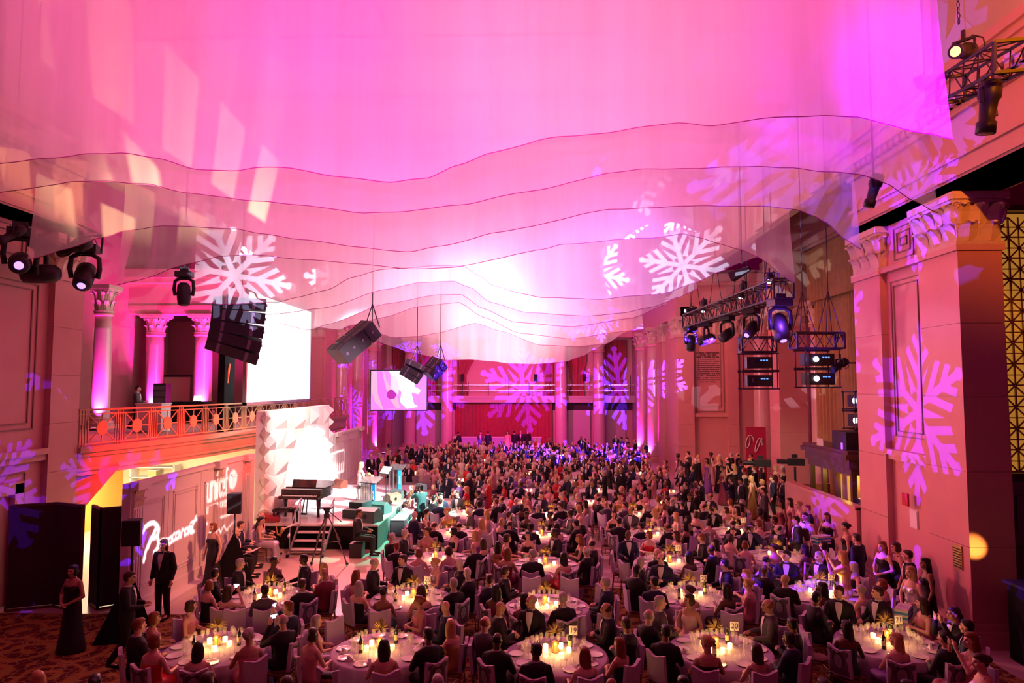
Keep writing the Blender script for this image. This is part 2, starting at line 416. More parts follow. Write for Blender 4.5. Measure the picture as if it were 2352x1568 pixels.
def capital(parent, cx, cy, z0, z1, wx, wy, round_=False, detail=True):
    """bell + abacus with acanthus leaves and volutes as pieces"""
    h = z1-z0; mb = MB()
    if round_:
        r = wx/2
        mb.lathe([(r*1.12,0),(r*1.12,.07*h),(r*.98,.09*h),(r*1.0,.5*h),(r*1.2,.86*h)], 20, (cx,cy,z0))
        ax = ay = r*1.42
    else:
        mb.box(cx-wx/2-.05, cx+wx/2+.05, cy-wy/2-.05, cy+wy/2+.05, z0, z0+.07*h)
        mb.box(cx-wx/2, cx+wx/2, cy-wy/2, cy+wy/2, z0, z0+.88*h)
        ax, ay = wx/2+.14, wy/2+.14
    mb.box(cx-ax, cx+ax, cy-ay, cy+ay, z0+.86*h, z1)
    mb.box(cx-ax*.93, cx+ax*.93, cy-ay*.93, cy+ay*.93, z0+.8*h, z0+.87*h)
    o = mb.build('capital', M_cap, parent)
    if round_:
        r = wx/2; n = 8
        for tier, (zz, hh, off) in enumerate(((.08,.36,0),(.40,.36,.5))):
            for k in range(n):
                a = 2*PI*(k+off)/n
                place(LEAF, 'acanthus_leaf', o, (cx+r*.98*math.sin(a), cy-r*.98*math.cos(a), z0+zz*h), a, (r*.62, r*.8, hh*h))
        for k in range(4):
            a = PI/4 + k*PI/2
            place(VOL, 'volute', o, (cx+r*1.25*math.sin(a), cy-r*1.25*math.cos(a), z0+.74*h), a+PI/2, (.2*h, .3*h, .2*h))
    elif detail:
        for axis, w, dd, sgns in (('y', wx, wy, (-1,)), ('x', wy, wx, (-1, 1))):
            n = max(2, round(w/.45)); st = w/n
            for sg in sgns:
                for tier, (zz, hh) in enumerate(((.08,.36),(.40,.38))):
                    for k in range(n + tier):
                        p = -w/2 + (k+.5)*st - (st/2 if tier else 0)
                        p = max(-w/2+.08, min(w/2-.08, p))
                        if axis == 'y': loc = (cx+p, cy+sg*dd/2, z0+zz*h); rz = 0
                        else: loc = (cx+sg*dd/2, cy+p, z0+zz*h); rz = PI/2*sg
                        place(LEAF, 'acanthus_leaf', o, loc, rz, (st*.95, .45, hh*h))
        for sx in (-1, 1):
            place(VOL, 'volute', o, (cx+sx*(wx/2+.03), cy-wy/2-.08, z0+.74*h), PI/4*sx, (.17*h,.3*h,.17*h))
    return o

def pilaster(wall, x0, x1, y0, y1, z0=0.0, z1=ZC0, capd=True, courses=6):
    """stacked stone blocks with open joints between"""
    core = MB(); core.box(x0+.03, x1-.03, y0+.03, y1-.03, z0, z1)
    core.box(x0-.07, x1+.07, y0-.07, y1+.07, z0, z0+.35); core.box(x0-.04, x1+.04, y0-.04, y1+.04, z0+.35, z0+.5)
    core.box(x0-.05, x1+.05, y0-.05, y1+.05, z1-.12, z1)
    p = core.build('pilaster', M_marble2, wall)
    zz = np.linspace(z0+.5, z1-.12, courses+1)
    for i in range(courses):
        b = MB(); j = .005; b.box(x0, x1, y0, y1, zz[i]+j, zz[i+1]-j)
        b.build('stone_block', M_marble, p)
    if capd: capital(wall, (x0+x1)/2, (y0+y1)/2, ZC0, ZC1, x1-x0, y1-y0)
    return p

def frame_x(wall, X, s, y0, y1, z0, z1, w=.05, d=.03):
    """raised moulding rectangle on a wall plane x=X whose face looks to -s"""
    mb = MB(); a, b = sorted((X, X - s*d))
    mb.box(a,b,y0,y1,z1-w,z1); mb.box(a,b,y0,y1,z0,z0+w); mb.box(a,b,y0,y0+w,z0,z1); mb.box(a,b,y1-w,y1,z0,z1)
    return mb.build('panel_moulding', M_groove, wall)

def frame_y(wall, Y, x0, x1, z0, z1, w=.05, d=.03, mt=None):
    mb = MB()
    mb.box(x0,x1,Y-d,Y,z1-w,z1); mb.box(x0,x1,Y-d,Y,z0,z0+w); mb.box(x0,x0+w,Y-d,Y,z0,z1); mb.box(x1-w,x1,Y-d,Y,z0,z1)
    return mb.build('panel_moulding', mt or M_groove, wall)

def entab(wall, x0, x1, y0, y1, faces='x-'):
    """entablature: architrave, frieze and stepped cornice as courses"""
    lv = [(ZC1,10.05,.00),(10.05,10.4,.05),(10.4,10.5,.10),(10.5,11.35,.02),(11.35,11.5,.12),(11.5,11.62,.22),(11.62,11.95,.38),(11.95,12.1,.46),(12.1,ZE,.55)]
    for a, b, e in lv:
        mb = MB(); mb.box(x0-e, x1+e, y0-e, y1+e, a, b); mb.build('cornice_course', M_marble2, wall)

def dentils(wall, X, s, y0, y1):
    mb = MB(); y = y0
    while y < y1:
        a, b = sorted((X - s*.12, X - s*.3)); mb.box(a, b, y, y+.14, 11.5, 11.66); y += .28
    o = mb.build('dentil_row', M_marble2, wall); return o

# --- right wall, near block
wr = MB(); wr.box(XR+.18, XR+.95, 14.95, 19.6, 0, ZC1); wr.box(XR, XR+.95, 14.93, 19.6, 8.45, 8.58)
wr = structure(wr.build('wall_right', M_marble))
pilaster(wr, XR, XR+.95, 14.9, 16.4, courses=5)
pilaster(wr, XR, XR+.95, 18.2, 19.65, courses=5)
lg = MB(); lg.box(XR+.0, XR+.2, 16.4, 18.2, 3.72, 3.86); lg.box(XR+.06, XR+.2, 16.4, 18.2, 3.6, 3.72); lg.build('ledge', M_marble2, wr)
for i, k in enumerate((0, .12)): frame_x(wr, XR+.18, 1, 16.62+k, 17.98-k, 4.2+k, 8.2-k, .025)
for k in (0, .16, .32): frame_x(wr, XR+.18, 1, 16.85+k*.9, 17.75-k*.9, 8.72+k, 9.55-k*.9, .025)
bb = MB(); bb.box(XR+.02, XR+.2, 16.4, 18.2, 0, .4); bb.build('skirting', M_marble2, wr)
al = MB(); al.box(XR-.05, XR, 17.15, 17.4, 2.55, 2.85); o = al.build('fire_alarm_box', mat('alarm_red', (.5,.02,.03), .4)); tag(o, 'small red fire alarm box on the pink marble wall at right', 'alarm box')
al = MB(); al.box(XR-.02+.18, XR+.18, 17.1, 17.45, 2.0, 2.45); al.box(XR+.14, XR+.18, 17.12, 17.43, 2.02, 2.43)
for k in range(6): al.box(XR+.145, XR+.159, 17.15, 17.4-.05*(k%2), 2.08+.05*k, 2.095+.05*k, 1)
o = al.build('notice', [mat('paper', (.8,.78,.8), .8), M_groove]); tag(o, 'white printed notice on the marble wall below the red alarm box', 'notice')
gr = MB(); gr.box(XR-.03, XR, 15.15, 15.45, 1.55, 2.05); 
for k in range(8): gr.box(XR-.045, XR-.03, 15.17, 15.43, 1.58+.055*k, 1.6+.055*k, 1)
o = gr.build('vent_grille', [M_brass, M_black]); tag(o, 'small brass vent grille low on the nearest right pilaster', 'grille')
e1 = structure(MB().box(XR+.05, XR+.9, -4, 19.6, ZC1, ZC1+.3).build('trim_1', M_marble2)); entab(e1, XR+.05, XR+.95, -4, 19.6); dentils(e1, XR+.05, 1, 6, 19.4)
up = MB(); up.box(XR+.9, XR+1.3, -4, 62, ZE, 20)
for k in range(9): up.box(XR+.7, XR+.9, 5+k*6.0, 6.2+k*6.0, ZE, 20)
structure(up.build('wall_upper_right', M_plaster))
# right wall outside the near block, with the brass window grille
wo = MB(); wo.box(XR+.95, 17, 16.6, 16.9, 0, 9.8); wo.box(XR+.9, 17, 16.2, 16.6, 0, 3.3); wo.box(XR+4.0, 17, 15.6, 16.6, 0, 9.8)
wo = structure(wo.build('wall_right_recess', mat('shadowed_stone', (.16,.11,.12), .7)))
wn = MB(); wn.box(10.5, 13.2, 16.45, 16.5, 3.5, 9.6)
win = structure(wn.build('window_1', mat('amber_window_glass', (.7,.45,.12), .5, emit=(1.0,.42,.06), es=.32, noise=.3, nscale=3)))
fr = MB()
for x in (10.35, 10.95, 12.0, 13.2): fr.box(x-.06, x+.06, 16.2, 16.35, 3.3, 9.8)
for z in (3.4, 9.7): fr.box(10.3, 13.2, 16.2, 16.35, z-.07, z+.07)
fr.build('window_frame', M_wood, win)
M_grille = mat('bronze_grille', (.35,.22,.07), .35, metal=.7)
for ix in range(5):
    for iz in range(12):
        x, z, h = 10.62+ix*.5, 3.75+iz*.5, .24
        g = MB()
        g.bar((x-h,16.3,z-h),(x+h,16.3,z+h),.03); g.bar((x-h,16.3,z+h),(x+h,16.3,z-h),.03)
        g.bar((x-h,16.3,z),(x+h,16.3,z),.025); g.bar((x,16.3,z-h),(x,16.3,z+h),.025)
        g.bar((x-h,16.3,z-h),(x+h,16.3,z-h),.035); g.bar((x-h,16.3,z-h),(x-h,16.3,z+h),.035)
        g.lathe([(.09,-.012),(.12,-.012),(.12,.012),(.09,.012)], 8, (x,0,z)) if False else None
        g.build('grille_panel', M_grille, win)
ab = MB(); ab.box(10.4, 13.2, 16.0, 16.2, 1.9, 3.3)
for k in range(5): ab.box(10.5+k*.55, 10.9+k*.55, 15.95, 16.0, 2.2, 3.0)
ab.build('window_apron', mat('purple_lit_panel', (.2,.12,.2), .6), win)

# --- right transept
tr = MB(); tr.box(XR, 14.8, 42, 42.6, 0, 12.6); tr.box(14.6, 15.0, 19.6, 42.6, 0, 20); tr.box(XR+.95, 15, 19.4, 19.7, 0, 12.3)
wt = structure(tr.build('wall_right_transept', M_marble))
pilaster(wt, 9.0, 10.0, 41.7, 42.4, courses=6); pilaster(wt, 12.05, 12.7, 41.8, 42.4, courses=6)
frame_y(wt, 42.0, 10.15, 11.9, 3.9, 8.4, .06); frame_y(wt, 42.0, 10.35, 11.7, 4.2, 8.1, .035)
lg = MB(); lg.box(10.0, 12.05, 41.8, 42.0, 3.6, 3.8); lg.build('ledge', M_marble2, wt)
cb = MB(); cb.box(10.0, 13.6, 41.85, 42.0, ZC0, ZC1)
cb.build('frieze_band', M_gild, wt)
for k in range(9): place(LEAF, 'acanthus_leaf', wt, (10.1+.42*k, 41.85, ZC0+.1), 0, (.4,.5,.8))
pier = pilaster(wt, 12.6, 14.0, 34.8, 36.2, courses=6)
cb = MB(); cb.box(14.0, 14.8, 34.9, 35.4, ZC0, 9.6); cb.box(12.4, 14.8, 34.7, 36.2, ZC1, 12.3); cb.build('frieze_band', M_gild, wt)
cn = MB()
for a,b,e in ((ZC1,10.3,0),(10.3,10.45,.1),(11.6,11.8,.25),(11.8,12.3,.45)): cn.box(XR-e, 14.9, 41.9-e, 42.3, a, b)
cn.build('cornice_course', M_marble2, wt)
cn = MB()
for a,b,e in ((12.25,12.45,.15),(12.45,12.6,.3),(12.6,12.95,.45)): cn.box(14.6-e, 14.7, 19.7, 41.9, a, b)
cn.build('cornice_course', M_marble2, wt)
# inscription tablet: lines of carved capitals
M_ink = mat('carved_inscription', (.16,.09,.07), .7)
ins = MB(); random.seed(3)
x0, x1 = 10.25, 11.6
for r in range(15):
    z = 7.45 - r*.125; wdt = 1.0 if r not in (1, 3, 14) else .7
    hh = .085 if r < 3 else .05; x = x0 + (1-wdt)*.5*(x1-x0)
    while x < x1 - (1-wdt)*.5*(x1-x0):
        w = random.uniform(.03,.06)
        if random.random() > .14: ins.box(x, x+w*.75, 41.965, 42.0, z, z+hh)
        x += w
o = ins.build('inscription', M_ink, wt); tag(o, 'dark carved inscription in centred lines of capitals', kind='stuff')

# --- left wall, near block
wl = MB(); wl.box(XL-.9, XL-.18, -4, 19.3, 0, ZC1); wl = structure(wl.build('wall_left', M_marble))
pilaster(wl, XL-.9, XL, 18.3, 19.5, courses=6)
lg = MB(); lg.box(XL-.2, XL+.02, -4, 18.3, 3.66, 3.82); lg.box(XL-.2, XL-.05, -4, 18.3, 3.5, 3.66); lg.build('ledge', M_marble2, wl)
frame_x(wl, XL-.18, -1, 13.2, 17.9, 4.35, 8.2, .03); frame_x(wl, XL-.18, -1, 13.35, 17.7, 4.5, 8.05, .03)
dr = MB(); dr.box(XL-.2, XL-.02, 14.0, 14.3, 0, 3.0); dr.box(XL-.2, XL-.02, 17.2, 17.5, 0, 3.0); dr.box(XL-.2, XL-.02, 14.0, 17.5, 2.75, 3.05)
dr.build('door_surround', M_marble2, wl)
frame_x(wl, XL-.18, -1, 13.9, 17.7, 0, 3.25, .03)
for k in (0,.15): frame_x(wl, XL-.18, -1, 15+k, 17.4-k, 8.7+k, 9.6-k, .02)
e2 = structure(MB().box(XL-.9, XL-.05, -4, 19.5, ZC1, ZC1+.3).build('trim_2', M_marble2)); entab(e2, XL-.95, XL-.05, -4, 19.5); dentils(e2, XL-.05, -1, 6, 19.4)
up = MB(); up.box(XL-1.3, XL-.9, -4, 62, ZE, 20)
for k in range(9): up.box(XL-.9, XL-.7, 5+k*6.0, 6.2+k*6.0, ZE, 20)
structure(up.build('wall_upper_left', M_plaster))
cl = MB(); cl.box(-25, 17, -6, 63, 20, 20.3)
for k in range(12): cl.box(-14, 10.5, 2+k*5.2, 2.8+k*5.2, 19.3, 20)
for x in (-10, -6, -2, 2, 6): cl.box(x-.3, x+.3, -4, 62, 19.5, 20)
structure(cl.build('ceiling', mat('coffered_plaster', (.5,.4,.3), .8)))

# --- far side walls between depth 42 and 62, both sides
for nm, X, s in (('wall_far_right', XR, 1), ('wall_far_left', XL, -1)):
    a, b = sorted((X, X+s*.6)); mb = MB(); mb.box(a, b, 42, 62, 0, 9.7)
    w = structure(mb.build(nm, M_marble))
    for yy in (42.6, 46.8, 52.6, 57.2):
        a, b = sorted((X-s*.22, X+s*.1)); pilaster(w, a, b, yy, yy+1.3, courses=6)
    mb = MB()
    for z0, z1, e in ((9.7,10.4,.3),(10.4,11.4,.2),(11.4,11.7,.4),(11.7,12.3,.7)):
        a, b = sorted((X-s*e, X+s*.6)); mb.box(a, b, 41.9, 62, z0, z1)
    mb.build('cornice_course', M_marble2, w)

def column(x, y, z0, r, label, ztop=ZC0):
    t = thing('column', label, 'column', (x, y, 0), 0)
    mb = MB(); prof = [(r*1.0, z0+.45)]
    for k in range(9): q = k/8; prof.append((r*(1-.12*q*q), z0+.5+(ztop-.15-z0-.5)*q))
    mb.lathe(prof, 28, (0,0,0)); mb.build('shaft', M_colm, t, True)
    mb = MB(); mb.box(-r*1.4, r*1.4, -r*1.4, r*1.4, z0, z0+.18); mb.lathe([(r*1.35,.18),(r*1.4,.25),(r*1.3,.33),(r*1.12,.36),(r*1.2,.43),(r*1.05,.47)], 24, (0,0,z0))
    mb.build('column_base', M_marble2, t)
    mb = MB(); mb.lathe([(r*.88,-.16),(r*1.04,-.13),(r*1.07,-.06),(r*.98,0)], 24, (0,0,ztop)); mb.build('neck_ring', M_marble2, t)
    capital(t, 0, 0, ztop, ZC1, r*2*.95, r*2*.95, True)
    return t

MAG = (1.0, 0.03, 0.62)
UPN = iter(['outer left back','second back','right of the crimson curtain back','outermost right back','first far-right engaged','second far-right engaged','first far-left engaged','second far-left engaged','third far-left engaged','nearest balcony','second balcony','third balcony','slim balcony'])
def uplight(x, y, z, X, Y, power=1500, ang=34, col=MAG, label=None):
    t = thing('uplight', 'low black floor lamp washing the %s column with magenta light' % next(UPN), 'uplight', (x, y, z), 0, 'uplights at the column feet')
    mb = MB(); mb.cbox((0,0,.06),(.3,.24,.12)); mb.build('housing', M_black, t)
    mb = MB(); mb.cbox((0,0,.125),(.24,.18,.01)); mb.build('lens', mat('uplight_lens', (1,.4,.9), .3, emit=(1,.25,.8), es=3), t)
    s_ = spot('column_light', (x+(X-x)*.35, y+(Y-y)*.35, z+.22), (X, Y, z+2.6), power*(2.0 if z > 3 else .8), col, 56, .9, .05); return s_

for X, lab in ((-10.5,'outer left column beneath the hanging video screen'),(-7.2,'tall magenta-lit column to the right of the video screen'),(2.8,'tall magenta-lit column right of the centre curtain'),(6.1,'outermost right column of the far row in front of the back wall')):
    column(X, 60.0, 0, .52, lab); uplight(X, 59.0, 0, X, 60.0, 9000)
column(XR-.15, 50.4, 0, .5, 'engaged column on the far right wall nearest the pale corner'); column(XR-.15, 55.4, 0, .5, 'engaged column on the far right wall close to the back corner')
uplight(XR-1.2, 49.8, 0, XR-.2, 50.4, 4000); uplight(XR-1.2, 54.6, 0, XR-.2, 55.4, 4000)
column(XL+.15, 46.3, 0, .5, 'engaged column on the far left wall beside the white screen'); column(XL+.15, 50.6, 0, .5, 'second engaged column on the far left wall'); column(XL+.15, 55.6, 0, .5, 'engaged column on the far left wall nearest the back corner')
uplight(XL+1.3, 46.0, 0, XL+.2, 46.3, 4000); uplight(XL+1.3, 50.2, 0, XL+.2, 50.6, 4500); uplight(XL+1.3, 55.2, 0, XL+.2, 55.6, 4000)
column(13.85, 41.0, 0, .52, 'shadowy round column in the right bay behind the camera crew')
column(14.35, 34.3, 0, .36, 'slim column beside the gold window curtain')

# --- back wall with curtains, gallery and side panels
M_backpl = mat('back_wall_plaster', (.62,.36,.32), .7)
M_crim = mat('crimson_curtain', (.42,.05,.07), .85, noise=.2, nscale=4, sheen=.3)
M_pan = mat('back_side_panel', (.55,.40,.42), .7)
mb = MB(); mb.box(-15, 11, 62, 62.5, 0, 14); wb = structure(mb.build('wall_back', M_backpl))
mb = MB()
for z0, z1, e in ((9.7,10.4,.0),(10.4,11.4,.05),(11.4,11.8,.3),(11.8,12.3,.6)): mb.box(-13, 9.3, 59.5-e, 60.5+e, z0, z1)
mb.build('cornice_course', M_marble2, wb)
for x0, x1 in ((-12.3,-10.8),(-10.15,-7.75),(3.5,5.5),(6.7,8.6)):
    mb = MB(); mb.box(x0, x1, 61.7, 61.9, 0, 3.3); mb.build('wall_panel', M_pan, wb)
mb = MB(); mb.box(-13, 9.3, 61.9, 62, 3.3, 4.1); mb.build('shadow_band', mat('gallery_shade', (.06,.03,.04), .8), wb)  # dark strip puts the shade under the gallery into the wall colour

def drape(name, label, x0, x1, y, z0, z1, mt, folds, cat='curtain', amp=.13, gather=None, group=None):
    """pleated cloth hanging between x0 and x1; gather(q) -> (left, right) edges at height fraction q"""
    mb = MB(); n = folds*8
    def fn(u, v):
        a, b = (x0, x1) if gather is None else gather(v)
        return (a+(b-a)*u, y + amp*math.sin(u*folds*2*PI)*(.7+.3*math.sin(u*13)) + .05*math.sin(u*31+v*2), z0+(z1-z0)*v)
    mb.grid(fn, n, 8); o = mb.build(name, mt, None, True); return tag(o, label, cat, group)

drape('stage_curtain', 'wide crimson pleated curtain under the gallery on the back wall', -6.6, 2.1, 61.6, 0, 3.9, M_crim, 26)
gl = MB(); gl.box(-13, 9.3, 60.6, 62, 4.0, 4.5); gl.box(-13, 9.3, 60.5, 60.7, 4.4, 4.58)
gallery = structure(gl.build('trim_3', M_pan))
rail = thing('gallery_rail', 'thin metal safety rail along the gallery on the back wall', 'railing', (0,60.8,4.5))
mb = MB(); mb.bar((-13,0,1.05),(9.3,0,1.05),.05); mb.bar((-13,0,.55),(9.3,0,.55),.035); mb.build('handrail', M_chrome, rail)
for k in range(13):
    x = -12.6+k*1.8; mb = MB(); mb.bar((x,0,0),(x,0,1.3 if k%3 else 1.9),.05); mb.build('post', M_black, rail)
for i, (x, sg, lb) in enumerate(((-6.4,1,'crimson swag curtain gathered to the left of the gallery niche'),(2.2,-1,'crimson swag curtain gathered to the right of the gallery niche'))):
    def g(v, x=x, sg=sg):
        w = .75 + 2.2*max(0, v-.35)**1.3*1.6 + .5*max(0,.35-v); 
        return (x, x+w) if sg > 0 else (x-w, x)
    drape('swag_curtain', lb, 0, 1, 61.5, 4.5, 9.6, M_crim, 8, gather=g, amp=.12)
for x0, x1, lb in ((-12.4,-11.0,'crimson curtain in the far left gallery bay behind the video screen'),(-10.0,-7.8,'crimson curtain in the gallery bay beside the hanging loudspeakers'),(3.4,5.2,'crimson curtain in the gallery bay between the two right columns'),(6.9,8.8,'crimson curtain in the rightmost gallery bay')):
    def g(v, a=x0, b=x1): 
        q = 1 if v > .5 else .6+.8*abs(v-.25)
        c = (a+b)/2; return (c-(b-a)/2*q, c+(b-a)/2*q)
    drape('gallery_curtain', lb, 0, 1, 61.6, 4.5, 9.6, M_crim, 9, gather=g, amp=.1)
for k in range(4):
    sp = thing('gallery_speaker', ['small black speaker tilted on the gallery rail left of the niche','small black speaker on the gallery rail at the left edge of the niche','small black speaker on the gallery rail right of the niche','small black speaker on the gallery rail between the right columns'][k], 'speaker', ((-9.9,-5.9,.6,4.9)[k], 60.7, 6.0))
    mb = MB(); mb.cbox((0,0,.2),(.3,.3,.6),rx=.3); mb.build('cabinet', M_black, sp); mb = MB(); mb.bar((0,0,-1.5),(0,0,0),.05); mb.build('pole', M_black, sp)

# --- gold curtain with valance in the right bay
M_gold = mat('gold_brown_curtain', (.42,.24,.10), .7, noise=.25, nscale=3, sheen=.3)
def drape_x(name, label, x, y0, y1, z0, z1, mt, folds, amp=.15, taper=0.0):
    mb = MB()
    def fn(u, v):
        t = y0+(y1-y0)*(u if taper == 0 else u*(1-taper*(1-v)) )
        return (x + amp*math.sin(u*folds*2*PI)*(.6+.4*math.sin(u*17)), t, z0+(z1-z0)*v)
    mb.grid(fn, folds*8, 8); o = mb.build(name, mt, None, True); return tag(o, label, 'curtain')
drape_x('window_curtain', 'tall gold brown pleated window curtain in the right bay', 14.2, 34.2, 23.5, 2.9, 9.9, M_gold, 30)
drape_x('curtain_valance', 'short gold brown pleated valance over the tall window curtain', 13.95, 34.4, 22.0, 9.6, 12.2, M_gold, 34, .1)
# sound platform behind the low marble wall
mb = MB(); mb.box(XR-.1, XR+.1, 19.7, 24.9, 0, 2.05); mb.box(XR-.14, XR+.14, 19.7, 24.9, 2.0, 2.1)
structure(mb.build('wall_sound_platform', M_marble))
mb = MB(); mb.box(XR+.1, 14.6, 19.7, 24.9, 0, 1.1); structure(mb.build('floor_sound_platform', M_marble))
mb = MB(); mb.box(XR-.1,14.6,24.9,25.1,0,2.0); structure(mb.build('wall_platform_end', M_marble))
mb = MB(); mb.box(XL-11.0, XL-10.6, 19.3, 47, 0, 20); mb.box(XL-11, XL-.5, 19.3, 19.5, 0, 20) ; mb.box(XL-11, XL+.3, 46.8, 47, 0, 20)
structure(mb.build('wall_left_transept', mat('dim_stone', (.42,.27,.22), .8, noise=.1, nscale=2)))
mb = MB(); mb.box(XL-.3, XL+.4, 42, 43.4, 0, 12.3); wq = structure(mb.build('wall_left_corner', M_marble)); pilaster(wq, XL-1.2, XL+.3, 41.6, 43.4, courses=6)
# ------------------------------------------------------------------ left balcony
RAILP = [(-13.0,19.5),(-12.55,21.2),(-12.1,23.2),(-11.7,25.6),(-11.4,28.4),(-11.25,31.5),(-11.2,36),(-11.2,42)]
M_fascia = mat('balcony_marble', (.50,.32,.26), .5, noise=.1, nscale=2)
bal = MB()
top = RAILP + [(-24,42),(-24,19.5)]
bal.prism(top, 3.5, 3.7); bal.prism([(x-.5,y) for x,y in RAILP] + [(-24,42),(-24,19.5)], 2.9, 3.1)
bal = structure(bal.build('balcony', M_fascia)); bal['label'] = 'curved marble balcony along the left side of the hall'
for (o0, z0, z1) in ((.10,3.55,3.72),(.02,3.42,3.55),(-.05,3.12,3.42),(0,3.02,3.12),(-.07,2.88,3.02)):
    mb = MB()
    for (a, b) in zip(RAILP[:-1], RAILP[1:]):
        mb.prism([(a[0]+o0,a[1]),(b[0]+o0,b[1]),(b[0]-.6,b[1]),(a[0]-.6,a[1])][::-1], z0, z1)
    mb.build('fascia_course', M_fascia, bal)
# slanting stair soffit under the balcony at its near end
tri = [at(168,1080,19.9), at(276,1070,20.6), at(180,1181,19.9), at(168,1181,19.9)]
mb = MB(); vs = [Vector((p.x, p.y, p.z)) for p in tri]; vs2 = [Vector((p.x-.25, p.y+.3, p.z+.05)) for p in tri]
mb.add(vs+vs2, [(0,1,2,3),(7,6,5,4),(0,4,5,1),(1,5,6,2),(2,6,7,3),(3,7,4,0)])
mb.build('stair_soffit', M_fascia, bal)

# railing with medallion panels
M_rail = mat('gilt_railing', (.62,.36,.20), .4, metal=.35)
def along(P, s):
    for a, b in zip(P[:-1], P[1:]):
        l = math.hypot(b[0]-a[0], b[1]-a[1])
        if s <= l: return Vector((a[0]+(b[0]-a[0])*s/l, a[1]+(b[1]-a[1])*s/l, 0))
        s -= l
    return Vector((*P[-1], 0))
railing = thing('balcony_railing', 'gilt balcony railing with oval medallions and starburst panels', 'railing', (0,0,3.72))
mb = MB(); pts = [along(RAILP, i*.6) for i in range(39)]
for a, b in zip(pts[:-1], pts[1:]): mb.bar(a+Vector((0,0,1.07)), b+Vector((0,0,1.07)), .09, .05)
mb.build('handrail', M_rail, railing)
mb = MB()
for a, b in zip(pts[:-1], pts[1:]):
    mb.bar(a+Vector((0,0,.08)), b+Vector((0,0,.08)), .04)
mb.build('bottom_rail', M_rail, railing)
mb = MB()
for a, b in zip(pts[:-1], pts[1:]): mb.bar(a+Vector((0,0,.94)), b+Vector((0,0,.94)), .03)
mb.build('middle_rail', M_rail, railing)
step = 1.32
for i in range(17):
    a, b = along(RAILP, i*step), along(RAILP, (i+1)*step); u = (b-a)
    P = lambda s, z: a + u*s + Vector((0,0,z))
    pn = MB()
    for s in (.03, .10, .17): pn.bar(P(s,.0), P(s,1.05), .03)
    pn.bar(P(.24,.1),P(.24,.93),.03); pn.bar(P(.97,.1),P(.97,.93),.03)
    c = .605
    for (s1, z1) in ((.24,.1),(.97,.1),(.24,.93),(.97,.93),(.24,.515),(.97,.515),(c,.1),(c,.93)):
        pn.bar(P(c,.515), P(s1,z1), .028)
    pp = pn.build('railing_panel', M_rail, railing)
    md = MB(); vs = []; n = 14; nrm = Vector((u.y, -u.x, 0)).normalized()*.02
    for sgn in (1, -1):
        for k in range(n):
            t = 2*PI*k/n; vs.append(P(c + .15*math.cos(t), .515 + .22*math.sin(t)) + nrm*sgn)
    md.add(vs, [tuple(range(n)), tuple(range(n,2*n))[::-1]] + [(k,(k+1)%n,n+(k+1)%n,n+k) for k in range(n)])
    md.build('medallion', M_rail, pp)

# things on the balcony
column(-17.9, 28.2, 3.7, .36, 'magenta-lit column on the balcony nearest the left pilaster')
column(-22.2, 40, 3.7, .5, 'second magenta-lit column on the balcony beside the standing man')
column(-19.3, 40, 3.7, .52, 'third magenta-lit column on the balcony left of the big loudspeakers'); column(-18.2, 41, 3.7, .26, 'slim magenta-lit pillar on the balcony behind the big loudspeakers')
uplight(-17.45, 27.2, 3.7, -17.9, 28.2, 1900, 30); uplight(-21.7, 38.9, 3.7, -22.2, 40, 2600, 30); uplight(-18.9, 38.8, 3.7, -19.3, 40, 3000, 30); uplight(-17.8, 40.0, 3.7, -18.2, 41, 1400, 30)
mb = MB()
for z0,z1,e in ((9.7,9.95,0),(9.95,10.2,.1),(10.2,11.3,.02),(11.3,11.5,.15),(11.5,11.8,.35),(11.8,12.3,.5)): mb.box(-24, -13.2, 39.5-e, 40.6, z0, z1)
eb = structure(mb.build('trim_4', M_marble2)); spot('balcony_cornice_light', (-16, 36.5, 5.0), (-19, 39.6, 10.6), 6000, (1.0,.02,.42), 110, .8, .1)
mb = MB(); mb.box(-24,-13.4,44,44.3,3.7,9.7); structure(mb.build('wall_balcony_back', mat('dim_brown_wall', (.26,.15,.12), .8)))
sg = thing('exit_sign', 'small glowing red exit sign high on the dim balcony wall', 'sign', at(257,846,43.8)); mb = MB(); mb.cbox((0,0,0),(.5,.08,.28)); mb.build('sign_box', mat('exit_glow', (.5,.01,.02), .5, emit=(1,.02,.06), es=.5), sg)
def text(body, name, mt, parent, loc, size, rot=(PI/2,0,0), ext=.005, align='CENTER'):
    c = bpy.data.curves.new(name, 'FONT'); c.body = body; c.size = size; c.extrude = ext; c.align_x = align; c.align_y = 'CENTER'; c.resolution_u = 3
    t = bpy.data.objects.new(name, c); COL.objects.link(t)
    dg = bpy.context.evaluated_depsgraph_get(); me = bpy.data.meshes.new_from_object(t.evaluated_get(dg))
    bpy.data.objects.remove(t); me.materials.clear(); me.materials.append(mt)
    o = obj(name, me, parent, loc); o.rotation_euler = rot; return o
text('EXIT', 'lettering', mat('exit_letters', (.9,.3,.4), .5, emit=(1,.3,.4), es=1.2), sg, (0,-.05,0), .22)
